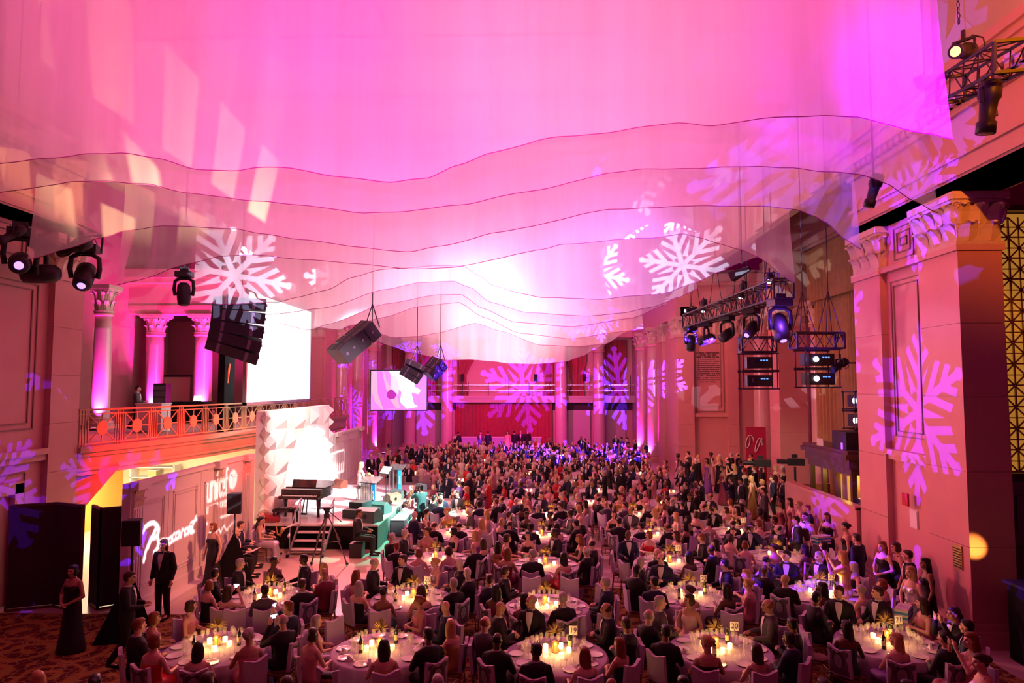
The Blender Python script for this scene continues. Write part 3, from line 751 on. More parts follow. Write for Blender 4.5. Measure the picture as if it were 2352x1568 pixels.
# mirrored doorway with brass rail
d = thing('wall_mirror', 'tall olive-glowing mirrored doorway with a slanted rail on the balcony', 'mirror', at(265,895,43.6))
mb = MB(); mb.box(-.75,.75,0,.1,-1.9,1.2); mb.build('mirror_glass', mat('olive_glow_glass', (.22,.18,.05), .3, emit=(.35,.26,.05), es=.25, noise=.6, nscale=2), d)  # faint emission puts olive light into the mirror glass
mb = MB()
for x in (-.8,.8): mb.box(x-.06,x+.06,-.06,.1,-1.9,1.3)
mb.box(-.86,.86,-.06,.1,1.2,1.32); mb.build('mirror_frame', M_wood, d)
mb = MB(); mb.bar((-.1,-.3,-1.4),(1.4,-.3,-.1),.07); mb.bar((-.1,-.3,-1.9),(1.4,-.3,-.8),.05)
for k in range(6): mb.bar((-.05+.28*k,-.3,-1.9+.2*k),(-.05+.28*k,-.3,-1.35+.25*k),.03)
mb.build('stair_rail', M_brass, d)
# cream roll-up screen, cases, tables, chairs on the balcony
s_ = thing('projection_screen', 'cream roll-down screen standing at the back of the balcony', 'screen', at(406,900,42.5))
mb = MB(); mb.box(-.82,.82,0,.03,-1.1,.95); mb.build('screen_cloth', mat('cream_cloth', (.85,.62,.42), .8), s_); mb = MB(); mb.box(-.9,.95,-.06,.08,.95,1.07); mb.build('screen_case', M_black, s_)
p = at(372,915,38); s_ = thing('equipment_rack', 'tall black equipment rack beside the cream screen on the balcony', 'rack', (p.x,p.y,3.72)); mb = MB(); mb.box(-.35,.35,-.3,.3,0,1.9); mb.build('rack_body', M_black, s_)
for k in range(5): mb = MB(); mb.box(-.3,.3,-.33,-.3,.15+.34*k,.42+.34*k); mb.build('rack_unit', mat('rack_unit_grey',(.12,.1,.12),.4), s_)
p = at(440,955,33); s_ = thing('mixing_table', 'black-draped table with a laptop on the balcony', 'table', (p.x,p.y,3.72)); mb = MB(); mb.box(-.8,.8,-.4,.4,.0,1.0); mb.build('table_drape', M_blackcloth, s_)
p2 = thing('laptop', 'open laptop on the black-draped balcony table', 'laptop', (p.x+.2,p.y,4.73)); mb = MB(); mb.box(-.2,.2,-.14,.14,0,.02); mb.build('keyboard_base', M_chrome, p2); mb = MB(); mb.cbox((0,.16,.14),(.4,.02,.26),rx=-.2); mb.build('laptop_screen', mat('laptop_glow',(.7,.7,.9),.5,emit=(.9,.85,1),es=1.0), p2)
p = at(352,955,26.5); s_ = thing('cloth_table', 'high table under a magenta-lit white cloth behind the balcony railing', 'table', (p.x,p.y,3.72)); mb = MB(); mb.box(-.5,.5,-.35,.35,.0,1.05); mb.build('table_skirt', M_white, s_); mb = MB(); mb.box(-.53,.53,-.38,.38,1.05,1.09); mb.build('table_top', M_white, s_)

# --- service room glimpsed under the balcony
M_cream = mat('cream_wall', (.85,.78,.62), .7)
mb = MB(); mb.box(-18.2,-18,19.5,30,0,2.9); mb.box(-18,-10.5,28.0,28.2,0,2.9); mb.box(-18,-13.3,19.45,19.6,0,2.9)
structure(mb.build('wall_service_room', M_cream))
area('service_room_light', (-14.6, 23.6, 2.85), (-14.6, 23.601, 0), 3.5, 4.5, 420, (1.0,.84,.60))
spot('service_room_spill', (-13.6,21.4,2.3), (-15.5,27.9,1.5), 900, (1.0,.70,.25), 120, .6, .2)
mb = MB(); mb.box(-16.9,-16.7,24.6,28,0,2.9); structure(mb.build('wall_service_partition', mat('orange_wall', (.95,.50,.10), .7)))
s_ = thing('shelf_unit', 'pale shelf unit with boxes and a lamp in the bright room under the balcony', 'shelf', (-15.1,27.5,0))
for z in (.9,1.35,1.8,2.2): mb = MB(); mb.box(-.9,.9,-.25,.25,z,z+.04); mb.build('shelf_board', M_white, s_)
for x in (-.88,.88): mb = MB(); mb.box(x-.03,x+.03,-.25,.25,0,2.3); mb.build('side_panel', M_white, s_)
for k,(x,z,h) in enumerate(((-.5,.94,.3),(.1,.94,.25),(.5,1.39,.28),(-.3,1.39,.3),(0,1.84,.25))):
    s2 = thing('storage_box', ['grey box on the lowest shelf at left','grey box on the lowest shelf at centre','olive box on the second shelf at right','olive box on the second shelf at left','pale box on the top shelf of the bright room'][k], 'box', (-15.1+x,27.4,z)); mb = MB(); mb.box(-.17,.17,-.15,.15,0,h); mb.build('box_body', mat('olive_box',(.45,.42,.2),.7), s2); mb = MB(); mb.box(-.18,.18,-.16,.16,h,h+.03); mb.build('box_lid', M_white, s2)
s_ = thing('trolley', 'wheeled trolley of amber crates beside the dark folding screen', 'trolley', (-11.6,20.6,0))
for z in (.15,.5,.85,1.2): mb = MB(); mb.box(-.45,.45,-.3,.3,z,z+.04); mb.build('trolley_shelf', M_wood, s_)
for k in range(3):
    for q in range(3): mb = MB(); mb.box(-.42+.29*q,-.17+.29*q,-.28,.2,.2+.35*k,.42+.35*k); mb.build('crate', mat('amber_crate',(.7,.4,.08),.6), s_)
for x in (-.4,.4): mb = MB(); mb.lathe([(.05,-.02),(.07,0),(.05,.02)],10,(x,0,.07)); mb.build('wheel', M_black, s_)

# --- dark folding screens in front of it
def folding(name, pts, h, label):
    t = thing('folding_screen', label, 'folding screen')
    for (a, b) in zip(pts[:-1], pts[1:]):
        a, b = Vector((*a,0)), Vector((*b,0)); mb = MB(); mb.bar(a+Vector((0,0,h/2+.04)), b+Vector((0,0,h/2+.04)), .05, h-.08); pn = mb.build('screen_panel', M_darkfelt, t)
        mb = MB(); mb.bar(a+Vector((0,0,h)), b+Vector((0,0,h)), .07, .06); mb.bar(a+Vector((0,0,.03)), b+Vector((0,0,.03)), .07, .06); mb.bar(a, a+Vector((0,0,h)), .05); mb.bar(b, b+Vector((0,0,h)), .05); mb.build('panel_frame', M_wood, pn)
def g2(px, y, z=0): p = atz(px, y, z); return (p.x, p.y)
folding('a', [(-12.75,16.7),(-11.85,17.1),(-10.95,16.75)], 2.55, 'dark three-part folding screen against the left wall')
folding('b', [(-11.1,17.35),(-10.6,16.9),(-10.1,17.3),(-9.62,17.15)], 2.45, 'dark zigzag folding screen in front of the bright doorway')
al = MB(); al.box(-9.66,-9.6,17.1,17.2,0,2.5); 

# ------------------------------------------------------------------ white set wall with projected lettering
M_set = mat('white_set_panel', (.80,.72,.72), .55, noise=.04, nscale=2)
def setwall(name, y0, y1, n, label):
    X = -9.3; L = thing(name, label, 'set wall', (X, y0, 0))
    ly = (y1-y0)/n
    mb = MB(); mb.box(-.5,.35,0,y1-y0,0,.14); mb.build('plinth', M_set, L)
    for k in range(n):
        a, b = k*ly, (k+1)*ly
        mb = MB(); mb.box(-.2,0,a+.01,b-.01,.14,3.2); pnl = mb.build('set_panel', M_set, L)
        mb = MB()
        for e, w in ((.22,.03),(.30,.02)):
            for q in ((a+e,a+e+w),(b-e-w,b-e)): mb.box(0,.025,q[0],q[1],.45+e,2.95-e)
            for z in (.45+e,2.95-e-w): mb.box(0,.025,a+e,b-e,z,z+w)
        mb.box(0,.04,a,b,.14,.42); mb.box(0,.05,a,b,3.1,3.2); mb.build('panel_moulding', M_set, pnl)
    return L
w1 = setwall('set_wall', 15.9, 22.8, 4, 'white panelled set wall with glowing projected names left of the stage')
w2 = setwall('set_wall', 32.45, 38.0, 4, 'white panelled set wall beyond the bright stage backdrop')
mb = MB(); mb.box(-.2,0,6.92,7.25,0.14,3.2); mb.box(-.2,.02,6.92,7.25,.14,.42); mb.build('set_panel', M_set, w1)
def set_pil(yy, parent, yo, wd=.42):
    mb = MB(); mb.box(0,.07,yy-yo-wd/2,yy-yo+wd/2,.14,3.2)
    for k in range(4): mb.box(.07,.10,yy-yo-wd/2+.03+k*.1,yy-yo-wd/2+.08+k*.1,.5,2.6)
    p = mb.build('set_pilaster', M_set, parent)
    mb = MB(); mb.box(0,.2,yy-yo-wd/2-.05,yy-yo+wd/2+.05,3.05,3.25); mb.build('abacus', M_set, p)
    for k in range(4):
        for tr_ in (0,1): place(LEAF,'acanthus_leaf',p,(.08,yy-yo-wd/2+.06+k*.1,2.65+.2*tr_),PI/2,(.11,.16,.2))
for yy in (16.15, 20.35, 22.4): set_pil(yy, w1, 15.9)
for yy in (32.9, 37.5): set_pil(yy, w2, 32.45, .6)

# stroke lettering shared by the projector slides
S = {
 'u': [[(0,.6),(0,.15),(.08,.02),(.25,0),(.38,.1),(.4,.6)],[(.4,.6),(.4,0)]],
 'n': [[(0,0),(0,.6)],[(0,.45),(.12,.58),(.28,.58),(.38,.45),(.4,0)]],
 'i': [[(0,0),(0,.6)],[(0,.78),(0,.84)]],
 'c': [[(.36,.5),(.22,.6),(.06,.5),(0,.3),(.06,.1),(.22,0),(.36,.1)]],
 'e': [[(0,.3),(.38,.3),(.34,.52),(.2,.6),(.05,.5),(0,.3),(.05,.08),(.2,0),(.36,.08)]],
 'f': [[(.3,.9),(.18,.95),(.1,.85),(.1,0)],[(0,.58),(.26,.58)]],
 'U': [[(0,.7),(0,.15),(.1,0),(.3,0),(.4,.15),(.4,.7)]], 'N': [[(0,0),(0,.7),(.4,0),(.4,.7)]], 'I': [[(0,0),(0,.7)]],
 'T': [[(0,.7),(.4,.7)],[(.2,.7),(.2,0)]], 'E': [[(.36,.7),(0,.7),(0,0),(.36,0)],[(0,.36),(.3,.36)]], 'D': [[(0,0),(0,.7),(.25,.7),(.4,.5),(.4,.2),(.25,0),(0,0)]],
 'S': [[(.38,.6),(.2,.7),(.03,.58),(.08,.4),(.33,.3),(.38,.12),(.2,0),(0,.1)]], 'A': [[(0,0),(.2,.7),(.4,0)],[(.08,.25),(.32,.25)]], 'F': [[(0,0),(0,.7),(.36,.7)],[(0,.36),(.28,.36)]],
 'L': [[(0,.7),(0,0),(.34,0)]],
}
WID = {'i': .12, 'I': .12, 'f': .34, 'c': .42, ' ': .3, 'L': .36}
def strokes(txt, x0, z0, h, w, gap=.14):
    out = []; x = 0
    for ch in txt:
        if ch in S: out += [[(x+a, b) for a, b in st] for st in S[ch]]
        x += WID.get(ch, .44) + gap
    k = w/(x-gap)
    return [[(x0 + a*k, z0 + b*h/.7) for a, b in st] for st in out]
def flat(sts, wd):
    A = []
    for st in sts:
        for p, q in zip(st[:-1], st[1:]): A.append((p[0],p[1],q[0],q[1],wd))
    return A
# handwritten signature on the wall: coordinates (depth, height), taken from the slide's look
def px2w(pts, X=-9.3):
    out = []
    for (px, py) in pts:
        r = CR @ Vector(((px-1176)/F, (784-py)/F, -1.0)); t = X/r.x; out.append((r.y*t, r.z*t+CAMZ))
    return out
SIG = [ [(326,1225),(332,1212),(342,1203),(353,1200),(362,1207),(365,1216),(363,1226),(357,1233),(353,1236)],
        [(360,1210),(352,1228),(343,1246),(335,1268),(331,1287)],
        [(353,1234),(362,1232),(364,1245),(362,1258),(355,1268),(348,1273)],
        [(378,1238),(370,1240),(366,1252),(372,1258),(380,1246),(383,1236),(381,1252),(385,1254)],
        [(393,1232),(387,1238),(386,1250),(392,1246)], [(401,1224),(395,1232),(395,1244),(401,1240)],
        [(410,1220),(405,1224),(403,1238),(409,1236),(413,1220),(411,1234)],
        [(415,1234),(419,1214),(423,1218)], [(431,1212),(426,1214),(424,1230),(430,1226),(434,1210),(432,1226)],
        [(434,1222),(441,1210),(436,1208),(434,1216),(438,1224),(443,1218)], [(450,1186),(443,1206),(440,1224),(446,1220)], [(438,1200),(452,1193)] ]
sig = []
for st, wd in zip(SIG, [.055,.06,.055]+[.035]*8+[.03]): sig += flat([px2w(st)], wd)
uni = flat(strokes('unicef', 19.75, 2.15, .60, 1.35), .05) 
uni += [(21.45,2.55,21.47,2.56,.30)]
uni += flat(strokes('UNITED STATES FUND', 19.75, 1.82, .17, 1.95), .022)
uni += flat([[(19.75,1.52),(21.7,1.52)]], .035) + flat([[(19.75,1.05),(20.0,1.25),(20.2,1.05),(20.4,1.25),(20.6,1.05),(20.9,1.25),(21.1,1.05),(21.5,1.22)]], .03)
kb = flat([[(32.2,3.0-.72),(34.4,3.0-.72),(34.4,1.25),(32.2,1.25)],[(33.4,2.26),(33.4,2.12)]], .05)
for k in range(7): kb += flat([[(32.4+.3*k,1.25),(32.4+.3*k,1.62)]], .06 if k%2 else .09)

def slide_projector(label, P, X, boxw, segs, power, col, nu=420, nv=190):
    """spot lamp behind a metal slide whose holes are cut so that the letters fall on the set wall"""
    P = Vector(P); (ya, yb, za, zb) = boxw
    C = Vector((X, (ya+yb)/2, (za+zb)/2)); n = (C-P).normalized()
    right = n.cross(Vector((0,0,1))).normalized(); upv = right.cross(n)
    D = .35
    def toplate(y, z):
        d = Vector((X,y,z))-P; d = d*(D/d.dot(n)); return d.dot(right), d.dot(upv)
    cs = [toplate(y,z) for y in (ya-.2,yb+.2) for z in (za-.2,zb+.2)]
    u0,u1 = min(c[0] for c in cs), max(c[0] for c in cs); v0,v1 = min(c[1] for c in cs), max(c[1] for c in cs)
    us = np.linspace(u0,u1,nu+1); vs = np.linspace(v0,v1,nv+1)
    uc, vc = np.meshgrid((us[:-1]+us[1:])/2, (vs[:-1]+vs[1:])/2)
    nn, rr, uu = np.array(n), np.array(right), np.array(upv)
    dx = D*nn[0]+uc*rr[0]+vc*uu[0]; dy = D*nn[1]+uc*rr[1]+vc*uu[1]; dz = D*nn[2]+uc*rr[2]+vc*uu[2]
    t = (X-P.x)/dx; Y = P.y+t*dy; Z = P.z+t*dz
    hole = np.zeros(uc.shape, bool)
    for (a,b,c,d,w) in segs:
        ex, ez = c-a, d-b; L2 = ex*ex+ez*ez+1e-9
        q = np.clip(((Y-a)*ex+(Z-b)*ez)/L2, 0, 1)
        hole |= (Y-a-q*ex)**2 + (Z-b-q*ez)**2 < w*w
    th = thing('slide_projector', label, 'projector', P)
    mb = MB(); pt = lambda u, v: n*D + right*u + upv*v
    for j in range(nv):       # run-length strips of solid metal
        i = 0
        while i < nu:
            if hole[j,i]: i += 1; continue
            k = i
            while k < nu and not hole[j,k]: k += 1
            mb.add([pt(us[i],vs[j]),pt(us[k],vs[j]),pt(us[k],vs[j+1]),pt(us[i],vs[j+1])],[(0,1,2,3)]); i = k
    o = mb.build('slide', M_black, th)
    mb = MB(); e = .12
    for (a,b,c,d) in ((u0-e,u0,v0-e,v1+e),(u1,u1+e,v0-e,v1+e),(u0-e,u1+e,v0-e,v0),(u0-e,u1+e,v1,v1+e)):
        mb.add([pt(a,c),pt(b,c),pt(b,d),pt(a,d)],[(0,1,2,3)])
    for (a,b,c,d) in (((u0-e,v0-e),(u1+e,v0-e),0,0),((u1+e,v0-e),(u1+e,v1+e),0,0),((u1+e,v1+e),(u0-e,v1+e),0,0),((u0-e,v1+e),(u0-e,v0-e),0,0)):
        mb.add([pt(*a), pt(*b), pt(b[0]*.5,b[1]*.5)-n*(D+.25), pt(a[0]*.5,a[1]*.5)-n*(D+.25)],[(0,1,2,3)])
    mb.build('lamp_housing', M_black, th)
    mb = MB(); mb.tube((0,0,.25),(0,0,19.9-P.z),.02,None,5); mb.build('hanging_pipe', M_black, th)
    spot('slide_lamp', P, C, power, col, 2*math.degrees(math.atan(math.hypot(u1-u0, v1-v0)/2/D))+4, .02, .0005)
slide_projector('black slide projector high on the right throwing the handwritten name', (4.6,5.0,9.9), -9.3, (16.2,19.4,.9,2.2), sig, 42000, (1.0,.93,.95))
slide_projector('black slide projector high on the right throwing the charity name', (5.6,5.4,10.0), -9.3, (19.6,21.9,.9,3.1), uni, 36000, (1.0,.85,.75))
slide_projector('black slide projector on the right truss throwing the framed name', (6.4,20.5,8.9), -9.3, (32.1,34.6,1.1,2.4), kb, 34000, (1.0,.86,.82), 300, 150)

# ------------------------------------------------------------------ stage
SX0, SX1, SY0, SY1, SZ = -9.25, -5.1, 23.2, 32.4, .83
st = thing('stage', 'white-topped stage platform with a black skirt in front of the bright backdrop', 'stage', (0,0,0))
mb = MB(); mb.box(SX0,SX1,SY0+.03,SY1,.02,SZ-.06); mb.build('skirt', M_blackcloth, st)
for ix in range(2):
    for iy in range(4):
        mb = MB(); a = (SX1-SX0)/2; b = (SY1-SY0)/4
        mb.box(SX0+ix*a+.006,SX0+(ix+1)*a-.006,SY0+iy*b+.006,SY0+(iy+1)*b-.006,SZ-.05,SZ); mb.build('deck_panel', mat('pale_stage_deck',(.70,.66,.70),.3,spec=.5), st)
mb = MB(); mb.box(SX0,SX1+.01,SY0-.015,SY0,SZ-.06,SZ+.005); mb.box(SX1,SX1+.02,SY0,SY1,SZ-.06,SZ+.005); mb.build('deck_edge', M_white, st)
mb = MB(); mb.box(SX1,SX1+.015,SY0,SY1,.02,SZ-.07); mb.build('side_skirt', mat('grey_carpeted_side',(.10,.12,.12),.9,noise=.3,nscale=40), st)
# side steps
M_tread = mat('pale_tread',(.45,.50,.50),.6); 
ss = thing('side_steps', 'wide carpeted side steps with white edges lit teal beside the stage', 'steps', (0,0,0))
for k in range(3):
    a, z = SX1+.05+.5*k, .62-.21*k
    mb = MB(); mb.box(a,a+.5,25.2+.3*k,29.0,0.02,z-.02); mb.build('riser_block', mat('dark_step',(.05,.05,.06),.8), ss)
    mb = MB(); mb.box(a+.02,a+.46,25.22+.3*k,28.98,z-.02,z); mb.build('tread', M_tread, ss)
    mb = MB(); mb.box(a+.45,a+.52,25.2+.3*k,29.0,z-.03,z+.012); mb.box(a,a+.5,25.17+.3*k,25.22+.3*k,z-.03,z+.012); mb.build('nosing', M_white, ss)
# front steps with curled handrails
fs = thing('front_steps', 'grey metal steps with curled chrome handrails up to the stage front', 'steps', (-7.2,23.2,0))
for k in range(3):
    y, z = -.9+.3*k, .21+.21*k; mb = MB(); mb.box(-.52,.52,y,y+.26,z-.04,z); mb.build('tread', mat('ribbed_aluminium',(.62,.56,.58),.45,metal=.3), fs)
for x in (-.56,.56):
    mb = MB(); mb.bar((x,-1.02,0),(x,-.02,.82),.05,.09); mb.build('stringer', M_chrome, fs)
    mb = MB(); mb.path([(x,-1.0,.75),(x,-1.08,.66),(x,-1.0,.60),(x,-.92,.66),(x,-.9,.85),(x,-.35,1.35),(x,.1,1.65),(x,.18,1.66),(x,.2,1.58)],.022,6); mb.path([(x,-.9,.1),(x,-.9,.85)],.02,6); mb.path([(x,.1,.8),(x,.1,1.65)],.02,6); mb.build('handrail', M_chrome, fs, True)
for x in (-.56,.56): mb = MB(); mb.box(x-.04,x+.04,-1.1,-1.0,0,.08); mb.build('rubber_foot', M_black, fs)

# faceted backdrop
bd = thing('backdrop', 'tall glowing white backdrop of folded paper facets behind the stage', 'backdrop', (-9.25, 23.8, 0))
M_paper = mat('white_facets', (.93,.88,.88), .6)
random.seed(5)
ny, nz = 8, 5; Y0, Y1, Z0, Z1 = 0, 7.6, SZ, 4.6
jit = {}
for i in range(ny+1):
    for j in range(nz+1):
        jit[i,j] = (0 if i in (0,ny) else random.uniform(-.15,.15), 0 if j in (0,nz) else random.uniform(-.12,.12), random.uniform(0,.10))
for i in range(ny):
    for j in range(nz):
        P = []
        for a, b in ((i,j),(i+1,j),(i+1,j+1),(i,j+1)):
            q = jit[a,b]; P.append(Vector((q[2], Y0+(Y1-Y0)*a/ny+q[0], Z0+(Z1-Z0)*b/nz+q[1])))
        c = sum(P, Vector())/4 + Vector((random.uniform(.15,.34) * (1 if (i+j)%2 else .3),random.uniform(-.1,.1),0))
        bk = [p - Vector((.3+p.x,0,0)) for p in P]
        mb = MB(); mb.add(P+bk+[c],[(0,1,8),(1,2,8),(2,3,8),(3,0,8),(4,7,6,5),(0,4,5,1),(1,5,6,2),(2,6,7,3),(3,7,4,0)]); mb.build('facet_panel', M_paper, bd)
for j in range(7):    # scalloped paper fins on both edges
    z = Z0+.05+j*.535
    for yy, sg in ((0,-1),(7.6,1)):
        mb = MB(); mb.add([(0,yy,z),(0,yy,z+.53),(.10,yy+sg*.12,z+.36),(.26,yy+sg*.06,z+.28),(-.1,yy+sg*.05,z+.27)],[(0,1,2),(0,2,3),(1,3,2),(0,3,1),(0,4,2),(4,1,2)]); mb.build('paper_fin', M_paper, bd)

# grand piano and bench
pn = thing('grand_piano', 'glossy black grand piano on the stage in front of the backdrop', 'piano', (-8.12, 24.4, SZ), -.12)
M_lac = mat('black_lacquer', (.02,.012,.014), .12, spec=.7)
outl = [(-.74,0),(.74,0),(.74,.9),(.62,1.35),(.35,1.75),(0,1.95),(-.35,1.9),(-.6,1.7),(-.7,1.3),(-.74,.8)]
mb = MB(); mb.prism(outl,.66,.98); mb.build('case', M_lac, pn)
mb = MB(); mb.prism([(x*1.01,y*.99+.32) if y > 0 else (x*1.01,.34) for x,y in outl],.98,1.01); mb.build('lid', M_lac, pn)
mb = MB(); mb.box(-.74,.74,-.22,0,.66,.76); mb.build('key_bed', M_lac, pn)
mb = MB(); mb.box(-.62,.62,-.17,-.02,.76,.785); kk = mb.build('white_keys', M_white, pn)
mb = MB()
for k in range(36):
    if k % 7 not in (2,6): mb.box(-.6+k*.034,-.585+k*.034,-.11,-.02,.785,.80)
mb.build('black_keys', M_lac, pn)
mb = MB(); mb.cbox((0,.28,1.16),(.9,.02,.28),rx=-.3); mb.build('music_desk', M_lac, pn)
for x,y in ((-.62,.1),(.62,.1),(0,1.6)):
    mb = MB(); mb.lathe([(.06,0),(.05,.1),(.045,.3),(.07,.5),(.09,.66)],8,(x,y,0)); mb.build('leg', M_lac, pn)
mb = MB(); mb.box(-.12,.12,.2,.3,.05,.12); mb.bar((-.08,.3,.1),(-.05,.45,.66),.03); mb.bar((.08,.3,.1),(.05,.45,.66),.03); mb.build('pedal_lyre', M_lac, pn)
bn = thing('piano_bench', 'tufted black piano bench beside the grand piano', 'bench', (-8.35, 23.55, SZ), -.12)
mb = MB()
for i in range(4):
    for j in range(2): mb.sphere((-.3+.2*i,-.08+.16*j,.47),(.11,.09,.045),8,4)
mb.build('cushion', mat('black_leather',(.03,.015,.015),.3,spec=.6), bn, True)
mb = MB(); mb.box(-.4,.4,-.18,.18,.36,.45); mb.build('bench_box', M_lac, bn)
for x in (-.35,.35):
    for y in (-.14,.14): mb = MB(); mb.box(x-.03,x+.03,y-.03,y+.03,0,.36); mb.build('leg', M_lac, bn)
p = atz(612,1196,SZ)
cs = thing('instrument_case', 'low glossy red-lit instrument case at the left front corner of the stage', 'case', (-8.98,23.62,SZ-.0), -.2)
mb = MB(); mb.loft([(0,0,0,.42,.22),(0,0,.12,.46,.26),(0,0,.22,.40,.22),(0,0,.28,.25,.14)],14); mb.build('case_shell', mat('red_gloss',(.35,.02,.03),.12,spec=.7), cs, True)
mb = MB(); mb.path([(-.1,-.24,.16),(0,-.3,.2),(.1,-.24,.16)],.015,5); mb.build('case_handle', M_black, cs)

# screens -------------------------------------------------------------
bs = thing('projection_screen', 'huge glowing white projection screen hanging over the balcony rail', 'screen', (-10.9, 0, 0))
mb = MB(); mb.box(-.02,0,26.1,33.7,4.85,9.15); mb.build('screen_surface', mat('screen_glow',(.9,.9,.9),.6,emit=(1,.97,.95),es=2.2), bs)
mb = MB()
for a in ((25.98,26.1,4.73,9.3),(33.7,33.82,4.73,9.3),(25.98,33.82,4.73,4.85),(25.98,33.82,9.15,9.3)): mb.box(-.08,.04,*a)
mb.build('screen_frame', mat('grey_frame',(.3,.26,.3),.4,metal=.5), bs)
mb = MB(); mb.box(-11.95,-11.7,26.0,26.9,3.72,9.0); o = mb.build('black_drape', M_blackcloth); tag(o, 'narrow black drape hanging beside the huge white screen', 'curtain')
mb = MB(); p = at(535,868,24.7); p = Vector((-11.68,26.3,p.z+.2)); mb.cbox(p,(.05,.05,.75),ry=.1); o = mb.build('tally_strip', mat('red_tally',(.6,.05,.03),.5,emit=(1,.08,.03),es=.8)); tag(o, 'small glowing red strip on the black drape by the big screen', 'light')

vs_ = thing('video_screen', 'black framed video screen showing hands on a guitar at the back left', 'screen', at(916,896,38)); vs_.rotation_euler = (0,0,.03)
hw, hh = 1.55, 1.08
mb = MB(); mb.box(-hw-.07,hw+.07,.0,.12,-hh-.07,hh+.07); mb.build('screen_frame', M_black, vs_)
mb = MB()
for x in (-1.2,1.2): mb.tube((x,.08,1.1),(x,.08,14.0),.012,None,4)
mb.build('hanging_cable', M_black, vs_)
def em(n, c, s=1.0): return mat(n, tuple(x*.5 for x in c), .6, emit=c, es=s)
mb = MB(); mb.box(-hw,hw,-.01,0,-hh,hh); mb.build('picture_ground', em('picture_violet',(.95,.30,1.0),.75), vs_)
def shp(nm, poly, m, k): mb = MB(); mb.prism([(x*hw,y*hh) for x,y in poly], -.012-.004*k, -.01, 'y'); mb.build(nm, m, vs_)
shp('pictured_guitar', [(-.98,.98),(-.55,.98),(-.45,.5),(-.25,.1),(-.05,-.35),(.05,-.9),(-.6,-.98),(-.85,-.6),(-.98,0)], em('picture_peach',(1.0,.42,.62),.9), 1)
shp('pictured_guitar_edge', [(-.8,.98),(-.6,.98),(-.5,.3),(-.35,-.4),(-.1,-.9),(-.55,-.98),(-.75,-.2)], em('picture_rose',(.95,.20,.85),.8), 2)
shp('pictured_soundhole', [(-.42,-.12),(-.3,.05),(-.16,.0),(-.08,-.2),(-.14,-.42),(-.3,-.48),(-.42,-.35)], em('picture_plum',(.45,.02,.42),.8), 3)
shp('pictured_sleeve', [(-.35,.98),(.75,.98),(.55,.2),(.8,0),(.7,-.2),(.45,-.1),(.55,-.7),(.7,-.85),(.3,-.95),(.05,-.6),(.1,-.1),(-.1,.2)], em('picture_white',(1,.95,1),1.2), 4)
shp('pictured_hand', [(-.3,.7),(-.1,.75),(.02,.2),(-.02,-.25),(-.12,-.12),(-.28,.1)], em('picture_skin',(1,.62,.85),1.0), 5)

# ------------------------------------------------------------------ hanging sheer cloths
SH = sheer('sheer_cloth', (.97,.93,.97), .40)
M_hem = mat('hem_thread', (.30,.05,.22), .8)
def interp(P, x):
    if x <= P[0][0]: return P[0][1]
    for a, b in zip(P[:-1], P[1:]):
        if x <= b[0]:
            t = (x-a[0])/(b[0]-a[0]); t = t*t*(3-2*t)*.5 + t*.5; return a[1]+(b[1]-a[1])*t
    return P[-1][1]
SHEETS = [
 (10.1, 15.4, [(-500,560),(-300,470),(-100,400),(0,378),(100,366),(200,357),(290,358),(370,368),(450,390),(540,394),(590,386),(660,384),(760,400),(900,418),(980,408),(1050,378),(1120,352),(1300,311),(1560,280),(1640,284),(1750,270),(1820,271),(1962,271),(2027,288),(2110,315),(2176,327)]),
 (12.3, 15.5, [(-205,560),(-130,500),(0,440),(75,430),(168,421),(255,420),(344,425),(434,446),(600,461),(700,473),(840,489),(930,488),(1050,470),(1200,440),(1400,395),(1480,388),(1560,387),(1820,386),(1900,395),(1969,401),(2042,422),(2107,462),(2157,488)]),
 (15.3, 15.6, [(60,596),(143,573),(237,541),(270,528),(380,518),(433,520),(540,527),(600,538),(700,551),(820,567),(940,579),(1020,565),(1140,535),(1400,479),(1500,474),(1560,473),(1740,474),(1820,482),(1871,495),(1900,510),(1941,545),(1977,572)]),
 (18.9, 15.5, [(271,655),(300,646),(433,608),(510,589),(580,586),(700,595),(819,604),(945,618),(1040,614),(1245,573),(1292,561),(1500,547),(1568,538),(1606,546),(1652,558),(1709,573),(1728,583),(1829,649)]),
 (22.3, 15.2, [(435,692),(511,698),(640,694),(681,683),(751,667),(809,636),(877,619),(1000,611),(1064,612),(1102,633),(1133,656),(1197,673),(1245,682),(1381,687),(1449,680),(1522,674),(1600,648),(1652,623),(1700,604),(1736,592)]),
 (25.8, 15.0, [(505,718),(560,724),(620,722),(741,707),(884,665),(960,650),(1040,645),(1080,660),(1126,694),(1211,718),(1347,726),(1430,718),(1500,704),(1560,682),(1600,664)]),
 (29.4, 14.6, [(640,742),(707,758),(750,745),(884,699),(1006,677),(1057,675),(1109,708),(1184,740),(1313,750),(1449,731),(1530,700)]),
 (33.0, 14.2, [(720,750),(781,757),(802,748),(885,728),(960,704),(1054,695),(1109,728),(1194,765),(1313,778),(1420,762),(1478,755)]),
 (37.0, 14.0, [(800,742),(852,760),(904,775),(960,772),(1006,764),(1092,742),(1150,760),(1240,792),(1320,796),(1390,790),(1440,762)]),
 (41.0, 13.8, [(853,779),(900,795),(938,808),(1027,827),(1080,826),(1132,830),(1170,835),(1228,836),(1296,831),(1337,818),(1367,802),(1395,785)]),
]
